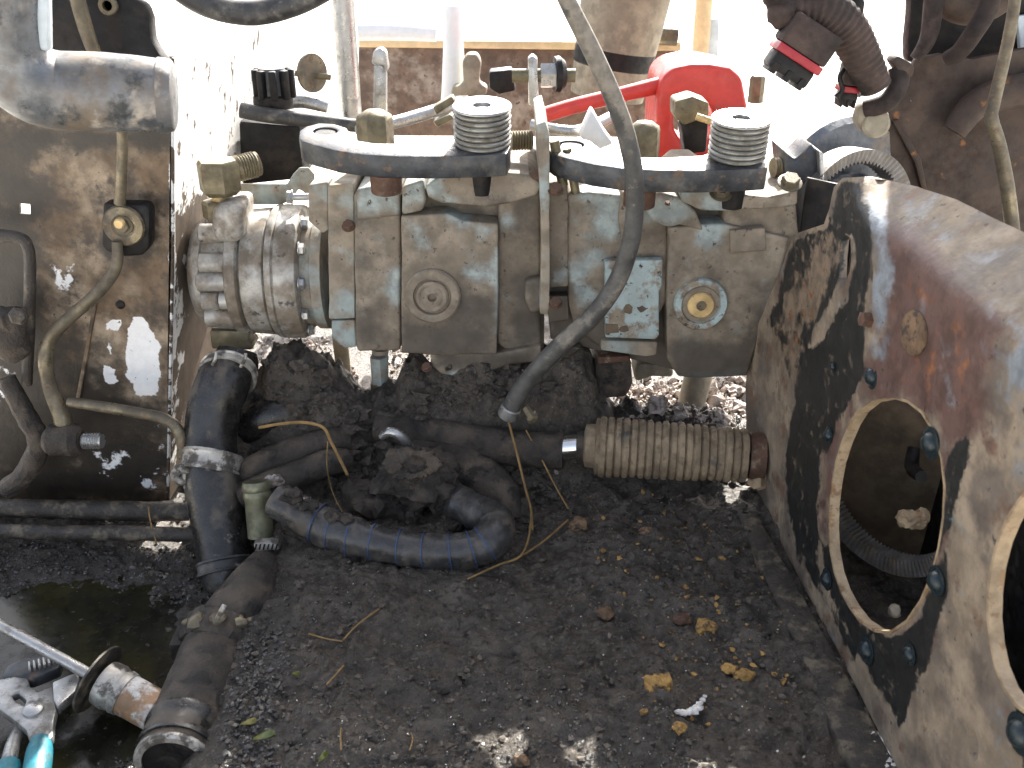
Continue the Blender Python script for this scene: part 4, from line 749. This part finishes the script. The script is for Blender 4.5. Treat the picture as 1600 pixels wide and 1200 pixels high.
line('elbow_hose', [(1462, -50, 1.1, 14), (1458, 10, 1.1, 15), (1450, 60, 1.1, 13), (1430, 92, 1.1, 9)], m_loom, 'dusty brown hose coming down at the left edge of the dark cover', 'hose', 'dusty hoses at top right')
line('elbow_hose', [(1555, -50, 1.08, 14), (1545, 10, 1.08, 15), (1522, 50, 1.08, 15), (1500, 80, 1.09, 14), (1480, 92, 1.1, 12)], m_loom, 'dusty brown hose crossing the middle of the dark cover', 'hose', 'dusty hoses at top right')
line('elbow_hose', [(1440, -40, 1.12, 20), (1490, 8, 1.12, 24), (1540, 10, 1.12, 24), (1600, -30, 1.12, 22)], m_brownplate, 'fat dusty hose sagging across the top of the dark cover', 'hose', 'dusty hoses at top right')
line('steel_line', [(1592, -50, 1.0, 9), (1578, 50, 1.0, 9.5), (1553, 160, 1.0, 10), (1549, 185, 1.0, 10.5), (1562, 230, 1.0, 10.5), (1575, 300, 1.0, 11), (1583, 370, 1.0, 11)], m_line, 'kinked steel line running down over the brown plate at right')
part('pale_slot', pr([(1590, 25), (1640, 20), (1640, 110), (1596, 95)], 1.17, .008, .001), m_paleblue, t)
t = thing('wiring_loom', 'thick dusty corrugated wiring loom hanging at top right', 'loom', PY(1370, 140, .98))
bm, C, R = hose([(1160, -260, .96, 26), (1190, -80, .96, 26), (1222, 2, .97, 24), (1246, 12, .97, 27), (1285, 14, .97, 32), (1320, 42, .975, 32), (1345, 85, .98, 29), (1368, 135, .985, 24)], 18, 26, mod=lambda L: 1+.035*math.sin(L*2*math.pi/.0062)); part('sleeve', bm, m_loom, t)
bm = lump(PY(1222, 22, .965), .014, 3, .25, 80, 2); part('tape_wrap', bm, m_loom, t)
bm = lump(PY(1332, 12, .99), .0125, 3, .2, 80, 4, (.8, 1, 1.4)); part('side_plug', bm, m_black, t)
def connector(center, right, down, wd, hg, dp, label):
    t = thing('wire_connector', label, 'connector', center+down*hg/2, 'red and black wire connectors'); R = Matrix((right, right.cross(-down)*1.0, -down)).transposed()
    if R.determinant() < 0: R.col[1] = -R.col[1]
    part('upper_shell', box(center-down*hg*.2, wd, dp, hg*.56, .003, R), m_loom, t); part('red_band', box(center+down*hg*.16, wd*.97, dp*1.05, hg*.15, .001, R), m_redseal, t)
    ls_ = part('lower_shell', box(center+down*hg*.38, wd*.86, dp*.9, hg*.32, .003, R), m_black, t)
    for k in (-.3, 0, .3): part('latch_rib', box(center+down*hg*.5+right*wd*k, wd*.12, dp*1.02, hg*.2, .001, R), m_black, ls_)
ri = Vector((.86, 0, -.5)).normalized(); dn = Vector((-.5, 0, -.86)).normalized()
connector(PY(1252, 76, .955), ri, dn, rp(84, 80, .955), rp(88, 80, .955), .03, 'large black connector with red band dangling below the wiring loom')
connector(PY(1328, 128, 1.0), Vector((1, 0, -.1)).normalized(), Vector((-.1, 0, -1)).normalized(), rp(34, 125, 1.0), rp(62, 125, 1.0), .02, 'smaller red and black connector tucked behind the wiring loom')
bm, _, _ = hose([(1318, 108, .99, 4), (1312, 122, .985, 4), (1316, 140, .985, 4), (1306, 152, .985, 5)], 8, 5); solo('wire_tail', bm, m_black, 'short black wire tail beside the smaller connector', 'wire')
t = thing('pipe_clamp', 'dusty pipe clamp with round cap holding the loom', 'clamp', PY(1372, 220, 1.0))
bm, _, _ = hose([(1352, 170, 1.0, 14), (1385, 160, .99, 15), (1405, 130, .99, 15), (1402, 105, .995, 14)], 14, 5); part('strap', bm, m_loom, t)
bm = pr([(1393, 96), (1402, 86), (1430, 102), (1428, 120), (1415, 124), (1404, 112)], .985, .02, .003); part('tab', bm, m_brownplate, t)
bm = pr([(1346, 165), (1362, 158), (1392, 178), (1390, 210), (1372, 216), (1345, 205), (1338, 190)], .995, .02, .004); part('base', bm, m_tanleg, t)
part('cap', lathe(PY(1368, 194, .996), (-.2, -1, .2), solidprof([(0, .0135), (.004, .0135), (.006, .011)]), 24), m_tanleg, t)
bm, _, _ = hose([(1342, 150, .99, 3), (1350, 142, .985, 4), (1358, 140, .985, 3)], 8, 4); part('wire_end', bm, m_steel, t)

# ================================================================== BEHIND THE PUMPS
t = thing('black_tank', 'black box behind the gear pump with a hose across it', 'box', PY(425, 275, 1.25))
part('body', pr([(372, 188), (470, 196), (475, 280), (376, 290)], 1.25, .1, .006), m_black, t)
line('cross_hose', [(376, 172, 1.2, 12), (420, 180, 1.2, 12), (500, 190, 1.2, 11), (570, 198, 1.2, 10)], m_rubber, 'black hose lying across the top of the black box', 'hose')
line('black_hose', [(120, -230, 1.0, 19), (225, -70, 1.0, 19), (275, -22, 1.0, 19), (325, 8, 1.0, 19), (385, 20, 1.0, 19), (440, 12, 1.0, 19), (500, -14, 1.0, 19), (560, -60, 1.0, 19), (660, -200, 1.0, 19)], m_rubber, 'thick black hose sagging across the top left of the sky', 'hose', seg=20)
t = thing('knurled_cap', 'black knurled filler cap standing above the black box', 'cap', PY(428, 165, 1.23))
part('rim', vlathe(428, 1.23, [(168, 29), (160, 31), (150, 30), (147, 26)], 30), m_black, t)
kt_ = part('top', vlathe(428, 1.23, [(150, 24), (112, 23), (106, 20)], 24), m_arm, t)
for k in range(9):
    a = 2*math.pi*k/9; c = PY(428, 130, 1.23); part('grip_rib', box(c+Vector((math.cos(a)*.021, math.sin(a)*.021, 0)), .009, .009, .034, .002, Matrix.Rotation(a, 3, 'Z')), m_black, kt_)
t = thing('thumb_disc', 'small grey disc on a pin right of the knurled cap', 'disc', PY(486, 140, 1.3)); c = PY(486, 114, 1.3)
part('disc', lathe(c, (1, -.75, .1), solidprof([(0, .024), (.004, .024)]), 28), m_line, t); part('pin', lathe(c-Vector((.02, 0, 0)), (1, .0, -.12), solidprof([(0, .004), (.045, .004)]), 12), m_brass, t)
line('hex_bar', [(430, 165, 1.3, 10), (470, 158, 1.3, 11), (512, 168, 1.3, 9)], m_steel, 'grey link bar behind the knurled cap', 'bar')
t = thing('steel_post', 'upright shiny steel post behind the pumps', 'post', PY(548, 185, 1.4)); part('bar', vlathe(549, 1.4, [(188, 17), (-60, 18)], 24), m_steel, t)
part('tan_strip', pr([(517, -60), (530, -60), (534, 60), (538, 165), (530, 168), (527, 70)], 1.395, .006, .001), m_wood, t); part('dark_slot', pr([(526, 60), (534, 66), (538, 160), (533, 162), (528, 95)], 1.39, .004, .001), m_black, t)
t = thing('brown_board', 'brown board with a pale rail along its top, behind the pumps', 'board', PY(800, 200, 1.95)); part('sheet', pr([(560, 73), (1062, 80), (1060, 215), (560, 212)], 1.95, .012, .002), m_board, t)
part('rail', pr([(560, 62), (1064, 66), (1064, 80), (560, 74)], 1.94, .03, .003), m_wood, t)
line('grey_roller', [(560, 50, 1.8, 13), (620, 50, 1.8, 13), (682, 54, 1.8, 11)], m_whitepost, 'pale grey pipe lying on the left part of the rail', 'pipe')
line('grey_stub', [(1020, 55, 1.92, 14), (1058, 57, 1.92, 14)], m_line, 'grey pipe stub on the rail right of the tan canister', 'pipe')
t = thing('white_bottle', 'white bottle-shaped post in front of the brown board', 'post', PY(710, 175, 1.55)); part('body', vlathe(711, 1.55, [(180, 24), (140, 20), (60, 15), (30, 13), (12, 13), (8, 11)], 24), m_whitepost, t); part('foot', pr([(722, 96), (730, 84), (746, 84), (752, 98), (748, 130), (762, 136), (760, 150), (704, 150), (706, 136), (724, 132)], 1.5, .03, .005), m_tanleg, t)
t = thing('hook_stud', 'bright steel stud with hooked head in front of the brown board', 'stud', PY(593, 180, 1.32)); part('shank', pr([(584, 100), (604, 100), (604, 190), (583, 190)], 1.32, .012, .003), m_steel, t); part('head', pr([(580, 100), (583, 80), (594, 74), (603, 80), (607, 108), (602, 114), (598, 104)], 1.315, .018, .003), m_steel, t)
t = thing('link_bolt', 'bolt and nut through an upright flat link behind the hanging hose', 'bolt', PY(840, 160, 1.2)); part('link', pr([(825, 92), (832, 86), (840, 92), (842, 165), (826, 165)], 1.2, .02, .002), m_steel, t)
c = PY(800, 118, 1.21); part('shank', lathe(c, (1, 0, 0), solidprof([(0, .008), (.075, .008)]), 14), m_brass, t); part('nut', lathe(PY(845, 118, 1.21), (1, 0, 0), solidprof([(0, .015), (.018, .015), (.02, .012)]), 6), m_steel, t); part('washer', lathe(PY(866, 116, 1.21), (1, .2, 0), solidprof([(0, .02), (.006, .021), (.012, .016)]), 20), m_black, t)
bm = pr([(764, 112), (800, 108), (806, 142), (780, 148), (764, 138)], 1.3, .03, .003); solo('black_clip', bm, m_black, 'small black clip above the left stack of rings', 'clip')
for (a, b, lab) in (([(676, 168), (706, 150), (712, 160), (682, 180)], 1.12, 'small brass lug left of the left ring stack'), ([(676, 190), (704, 178), (710, 186), (684, 200)], 1.1, 'lower small brass lug by the left ring stack')):
    solo('brass_lug', pr(a, b, .02, .002), m_brass, lab, 'lug', 'small brass lugs')
t = thing('tan_canister', 'tapered tan canister with a black band, behind the hose', 'canister', PY(950, 150, 1.8))
a, b = PY(948, 150, 1.8), PY(988, -60, 1.8); ax = (b-a).normalized(); Ln = (b-a).length; w0 = rp(58, 100, 1.8)
part('body', lathe(a, ax, solidprof([(0, w0), (Ln*.5, w0*1.12), (Ln, w0*1.22)]), 40), m_tanleg, t)
part('band', lathe(a+ax*Ln*.235, ax, ringprof(0, Ln*.14, w0*.9, w0*1.09, .002), 40), m_black, t)
t = thing('striped_post', 'tan and blue double post at the right of the brown board', 'post', PY(1100, 110, 2.1)); part('tan_bar', vlathe(1092, 2.1, [(105, 13), (-60, 14)], 16), m_wood, t); part('blue_bar', pr([(1106, 30), (1124, 28), (1122, 108), (1104, 108)], 2.1, .01, .002), m_paleblue, t)
# red jug handle and red rod
t = thing('red_jug', 'red plastic jug with a handle opening standing behind the right lever', 'jug', PY(1085, 300, 1.25))
bm = pr([(1026, 160), (1034, 122), (1052, 106), (1080, 100), (1110, 100), (1142, 106), (1160, 122), (1168, 165), (1170, 310), (1022, 310)], 1.25, .12, .03, [[(1054, 172), (1066, 160), (1088, 155), (1104, 160), (1112, 172), (1118, 195), (1108, 222), (1082, 236), (1066, 224), (1052, 200)]], seg=4); part('body', bm, m_red, t)
bm = pr([(1050, 300), (1075, 250), (1110, 240), (1140, 300)], 1.238, .02, .006); part('rib', bm, m_red, t)
line('red_rod', [(1035, 132, 1.28, 13), (970, 148, 1.27, 12), (900, 165, 1.26, 12), (840, 183, 1.25, 12)], m_red, 'red rod slanting down left from the red jug handle', 'rod')
t = thing('square_fitting', 'square brass valve fitting inside the red jug handle', 'fitting', PY(1085, 240, 1.15)); part('block', pr([(1054, 158), (1082, 150), (1108, 160), (1108, 182), (1070, 196), (1054, 184)], 1.15, .04, .003), m_brass, t); part('stem', pr([(1064, 196), (1108, 178), (1104, 238), (1070, 242)], 1.16, .03, .003), m_black, t); part('cross_pin', lathe(PY(1088, 182, 1.13), (1, -.1, -.3), solidprof([(0, .004), (.04, .004)]), 10), m_brassclean, t)
bm = vlathe(1180, 1.6, [(160, 12), (122, 12), (118, 9)], 6); solo('distant_nut', bm, m_brass, 'small tan hexagon piece at the far right of the red handle', 'nut')
for px, py, lab in ((812, 220, 'threaded brass stud right of the left ring stack'), (1222, 262, 'rusty threaded stud right of the right ring stack')):
    c = PY(px-14, py, 1.04); pf = []
    for i in range(8): pf += [(i*.003, .0105), (i*.003+.0015, .0092)]
    solo('threaded_stud', lathe(c, (1, .2, 0), solidprof(pf), 18), m_brass, lab, 'stud', 'threaded studs by the ring stacks')
for px, py, r_ in ((870, 250, 8), (890, 262, 7)): 
    bm, _, _ = hose([(px-4, py-30, 1.0, r_), (px+2, py, 1.0, r_), (px+10, py+40, 1.0, r_)], 10, 5); solo('brass_pipe', bm, m_brass, 'thin brass pipe behind the flange, %s' % ('nearest the flange' if px == 870 else 'under the right lever tip'), 'pipe', 'thin brass pipes')
line('link_rod', [(560, 205, 1.15, 10), (640, 185, 1.2, 10), (720, 160, 1.25, 10)], m_steel, 'pale linkage rod slanting up behind the left lever', 'rod')
line('link_rod', [(830, 195, 1.15, 9), (900, 205, 1.14, 9), (960, 180, 1.2, 9)], m_steel, 'pale linkage rod behind the right lever tip', 'rod')
solo('pale_wedge', pr([(905, 215), (925, 170), (945, 205), (960, 225), (935, 235)], 1.1, .03, .004), m_whitepost, 'pale wedge piece behind the right lever left of the hose', 'wedge')

# ================================================================== FOREGROUND LEFT: pipe, tool, wrench
t = thing('lower_pipe', 'fat dirty pipe with a crusted clamp in the left foreground', 'pipe', onfloor(310, 1130))
p = [onfloor(418, 880, -.012), onfloor(388, 925, .012), PZ(345, 1000, -.625), PZ(310, 1090, -.628), PZ(273, 1188, -.63)]
bm, C, R = sweep([(p[0], .018), (p[1], .024), (p[2], .031), (p[3], .032), (p[4], .032)], 28, 8); rough_up(bm, .001, 60, 2); part('tube', bm, m_mudhose, t)
band(C, R, len(C)-4, .03, 1.03, m_oilhose, t, 'end_band')
ax = (C[-1]-C[-2]).normalized(); part('end_ring', lathe(C[-1]-ax*.002, ax, ringprof(0, .007, .0255, .0325, .002), 36), m_clamp, t); part('mouth', lathe(C[-1], ax, solidprof([(-.004, .0262), (.003, .0262)]), 28), m_black, t)  # mouth is a black disc painting the shade inside the open pipe
i = 16; ax = (C[i+1]-C[i-1]).normalized(); bm = lathe(C[i]-ax*.014, ax, [(0, R[i]*.9), (0, R[i]*1.12), (.004, R[i]*1.2), (.012, R[i]*1.16), (.02, R[i]*1.22), (.026, R[i]*1.1), (.026, R[i]*.9), (0, R[i]*.9)], 40, wob=.05); rough_up(bm, .0025, 130, 4); part('crusted_clamp', bm, m_mudhose, t)
bm = bmesh.new()
for k in range(9):
    a = k*.7; merge(bm, lump(C[i]+Vector((math.cos(a)*.03, -abs(math.sin(a))*.012, .02+.012*math.sin(a))), random.uniform(.004, .009), 2, .4, 180, k))
part('crust', bm, m_line, t)
bm, _, _ = sweep([(onfloor(340, 965, .06), .0022), (onfloor(346, 955, .07), .0026), (onfloor(351, 945, .074), .002)], 8, 4); part('clamp_tang', bm, m_clamp, t)
q0 = onfloor(296, 1005, .03); part('clamp_lug', box(q0+Vector((-.006, 0, 0)), .018, .03, .022, .004), m_mudhose, t)
line('side_pipe', [(215, 1210, .7, 18), (250, 1165, .715, 16), (275, 1140, .73, 12)], m_mudhose, 'thin dirty pipe lying along the left of the fat pipe mouth', 'pipe')
t = thing('plunger_tool', 'steel rod with thin disc and rusty cylinder end', 'tool', onfloor(150, 1060))
b = onfloor(246, 1112, .024); a = ray(-40, 955)*(b.length/ray(246, 1112).length*1.03); ax = (b-a).normalized(); Ln = (b-a).length
def along(px): 
    ks = np.linspace(0, 1, 400); P_ = np.array([(a+(b-a)*k)[:] for k in ks]); return ks[np.argmin(np.abs(proj(P_)[0]-px))]*Ln
q = .021
part('rod', lathe(a, ax, solidprof([(0, .0052), (along(158), .0052)]), 16), m_steel, t)
part('disc', lathe(a+ax*along(152), ax, solidprof([(0, q*1.5), (.002, q*1.5)]), 40), m_darkline, t)
part('collar', lathe(a+ax*along(160), ax, solidprof([(0, q*.62), (.002, q*.95), (.012, q), (.018, q*.9), (.02, q*.95), (along(198)-along(160), q*.92)]), 32), m_clamp, t)
m_whiterust = M('rust_and_white', (.33, .2, .11), .6, layers=[dict(c=(.62, .6, .56), s=38, t=.53, w=.05), dict(c=(.1, .08, .07), s=60, t=.6, w=.05)], bump=.3)
part('cylinder', lathe(a+ax*along(197), ax, solidprof([(0, q*.86), (along(244)-along(197), q*.86), (along(246)-along(197), q*.8)]), 36), m_whiterust, t)
m_plier = M('grey_plier_steel', (.3, .3, .29), .34, .6, layers=[dict(c=(.1, .09, .075), s=50, t=.58, w=.08, r=.6)], bump=.15)
# adjustable pliers
t = thing('pliers', 'adjustable pliers with bright jaws and teal grips on the oil', 'pliers', onfloor(50, 1110, .01))
WZ = -.628; PG = lambda x, y: PZ(x, y, WZ)
bm = slab([PG(x, y) for x, y in [(-30, 1075), (-5, 1064), (14, 1052), (42, 1052), (47, 1072), (60, 1080), (82, 1072), (86, 1098), (88, 1108), (84, 1125), (82, 1150), (70, 1164), (48, 1162), (40, 1140), (18, 1122), (-4, 1106), (-30, 1100)]], (0, 0, -.009), .0018, [[PG(x, y) for x, y in [(17, 1086), (27, 1081), (41, 1094), (38, 1102), (26, 1097)]]]); part('body', bm, m_plier, t)
bm = slab([PG(x, y)+Vector((0, 0, .002)) for x, y in [(82, 1068), (110, 1056), (122, 1053), (125, 1064), (118, 1082), (100, 1098), (90, 1108), (84, 1096)]], (0, 0, -.01), .0018); part('jaw', bm, m_steel, t)
bm = slab([PG(x, y)+Vector((0, 0, .001)) for x, y in [(0, 1062), (12, 1040), (40, 1028), (62, 1026), (88, 1016), (98, 1028), (92, 1044), (66, 1055), (48, 1062), (20, 1058)]], (0, 0, -.012), .002); bj_ = part('back_jaw', bm, m_arm, t)
for k in range(6): part('tooth', box(PG(48+k*7.5, 1046-k*2.2)+Vector((0, 0, .003)), .0022, .011, .005, .0006, Matrix.Rotation(.45, 3, 'Z')), m_steel, bj_)
part('pivot', lathe(PG(52, 1110), Zx, [(0, 0), (0, .0088), (.002, .0085), (.0042, .006), (.005, 0)], 26), m_steel, t)
bm, _, _ = sweep([(PG(62, 1152)+Vector((0, 0, -.004)), .0082), (PG(60, 1170)+Vector((0, 0, -.004)), .0105), (PG(56, 1200)+Vector((0, 0, -.004)), .011), (PG(48, 1260)+Vector((0, 0, -.004)), .011)], 16, 6); part('grip', bm, m_teal, t)
bm, _, _ = sweep([(PG(28, 1120)+Vector((0, 0, -.012)), .005), (PG(16, 1150)+Vector((0, 0, -.01)), .006), (PG(10, 1185)+Vector((0, 0, -.008)), .0065)], 12, 5); part('handle', bm, m_plier, t)
bm, _, _ = sweep([(PG(11, 1183)+Vector((0, 0, -.008)), .009), (PG(6, 1205)+Vector((0, 0, -.008)), .0105), (PG(-6, 1260)+Vector((0, 0, -.008)), .0105)], 14, 5); part('grip', bm, m_teal, t)

# ================================================================== CLODS, STRAWS, LEAVES
for px, py, r_, mt, nm, lab in ((1027, 1068, 17, m_ochre, 'clod', 'largest ochre clod on the dirt in front of the case wall'), (1104, 978, 15, m_ochre, 'clod', 'ochre clod beside a reddish stone on the dirt'), (1068, 966, 11, m_rusty, 'stone', 'reddish stone left of an ochre clod'), (1163, 1055, 11, m_ochre, 'clod', 'ochre clod nearest the foot rail'), (1060, 1137, 9, m_ochre, 'clod', 'small ochre clod below the white dropping'), (945, 958, 12, m_brownclod, 'clod', 'tan clod with grey base in the middle of the dirt'), (905, 820, 14, m_brownclod, 'clod', 'brown clod at the end of the long straw'), (1010, 830, 10, m_brownclod, 'clod', 'brown clod below the bellows'), (816, 1188, 10, m_brownclod, 'clod', 'orange brown clod at the bottom edge'), (1140, 1045, 10, m_ochre, 'clod', 'scattered ochre clod left of the one nearest the rail')):
    p_ = onfloor(px, py, .003); bm = lump(p_, r_*p_.length/F, 3, .35, None, int(px), (1.2, 1, .65)); rough_up(bm, .0012, 260, 2); solo(nm, bm, mt, lab, nm, 'loose clods on the floor')
bm = bmesh.new()
for px, py, r_ in ((1060, 1113, 5), (1068, 1114, 6), (1076, 1112, 6), (1084, 1110, 7), (1091, 1106, 7), (1093, 1099, 5), (1098, 1093, 4), (1101, 1088, 3)):
    p_ = onfloor(px, py, .003); merge(bm, lump(p_, r_*p_.length/F, 2, .3, None, px, (1.2, 1, .5)))
solo('white_dropping', bm, m_white, 'white crooked dropping on the dirt', 'dropping')
bm = bmesh.new()
for k in range(26):
    p_ = onfloor(1362+random.uniform(-8, 22)+k*.8, 1150+k*2.2+random.uniform(-8, 8), .003); merge(bm, lump(p_, random.uniform(.002, .0065), 2, .35, None, k, (1.1, 1, .6)))
solo('white_crust', bm, m_white, 'flaky white crust on the dirt at the foot rail', 'crust')
def straw(pts, r_, lab, m_=None, up=.004):
    bm, _, _ = sweep([(onfloor(x, y, u), rr) for (x, y, u), rr in zip(pts, [r_]*len(pts))], 6, 5); solo('dry_straw', bm, m_ or m_straw, lab, 'straw', 'dry straws on the dirt')
def straw_air(pts, r_, lab):
    bm, _, _ = sweep([(PY(x, y, Y), r_) for x, y, Y in pts], 6, 6); solo('dry_straw', bm, m_straw, lab, 'straw', 'dry straws on the dirt')
straw_air([(405, 668, .93), (440, 662, .92), (475, 660, .92), (505, 668, .915), (517, 690, .91), (530, 715, .905), (543, 742, .9)], .0017, 'thick yellow straw arching over the fat muddy hoses')
straw_air([(512, 690, .9), (511, 730, .9), (520, 770, .895), (535, 800, .88)], .0006, 'fine straw hanging between the muddy hoses and the joint')
straw_air([(822, 672, .94), (845, 715, .925), (868, 760, .905), (888, 795, .885)], .0009, 'long fine straw from the hose clamp to a brown clod')
straw_air([(795, 660, .94), (808, 710, .92), (820, 760, .9), (830, 800, .88), (832, 862, .855)], .0014, 'dark stem hanging below the hose clamp')
straw([(888, 812, .003), (850, 845, .004), (820, 865, .004), (790, 880, .003)], .0011, 'straw lying right of the taped hose end')
straw([(830, 800, .02), (826, 840, .012), (812, 870, .006), (780, 882, .004), (730, 905, .003)], .0011, 'bent straw under the end of the taped hose')
straw([(536, 1000, .004), (560, 975, .006), (592, 952, .004)], .0009, 'thin straw on the dirt below the taped hose')
straw([(510, 1070, .004), (524, 1055, .006), (537, 1040, .005)], .0009, 'short tan straw in the lower middle dirt')
straw([(482, 990, .004), (510, 998, .004), (535, 1002, .004)], .0007, 'pale straw meeting another straw at an angle')
straw([(533, 1172, .005), (532, 1150, .006), (533, 1138, .005)], .0008, 'upright tan straw bit near the bottom edge')
straw([(640, 1172, .004), (645, 1155, .006), (642, 1145, .005)], .0006, 'tiny straw right of the bottom middle')
straw([(232, 792, .05), (235, 815, .045), (245, 850, .03)], .0009, 'straw hanging over the two oil-caked pipes')
def leaf(px, py, s, rot, lab):
    c = onfloor(px, py, .006); bm = bmesh.new(); vs = []
    for k in range(14):
        a = 2*math.pi*k/14; x, y = math.cos(a)*s, math.sin(a)*s*.42*(1-.25*math.cos(a)); vs.append(bm.verts.new(c+Vector((x*math.cos(rot)-y*math.sin(rot), x*math.sin(rot)+y*math.cos(rot), .0015*math.sin(a*2)))))
    m_ = bm.verts.new(c+Vector((0, 0, .002)))
    for k in range(14): bm.faces.new((vs[k], vs[(k+1) % 14], m_))
    r = bmesh.ops.extrude_face_region(bm, geom=bm.faces[:]); bmesh.ops.translate(bm, verts=[g for g in r['geom'] if isinstance(g, bmesh.types.BMVert)], vec=(0, 0, -.0005))
    solo('leaf', bm, m_leaf, lab, 'leaf', 'green leaf bits')
leaf(388, 1128, .007, .4, 'green leaf bit beside the fat pipe'); leaf(412, 1149, .009, .5, 'yellow green leaf bit lowest by the fat pipe'); leaf(505, 1182, .006, 1.2, 'green leaf bit near the bottom edge'); leaf(462, 1052, .004, .2, 'tiny green leaf bit on the wet gravel')
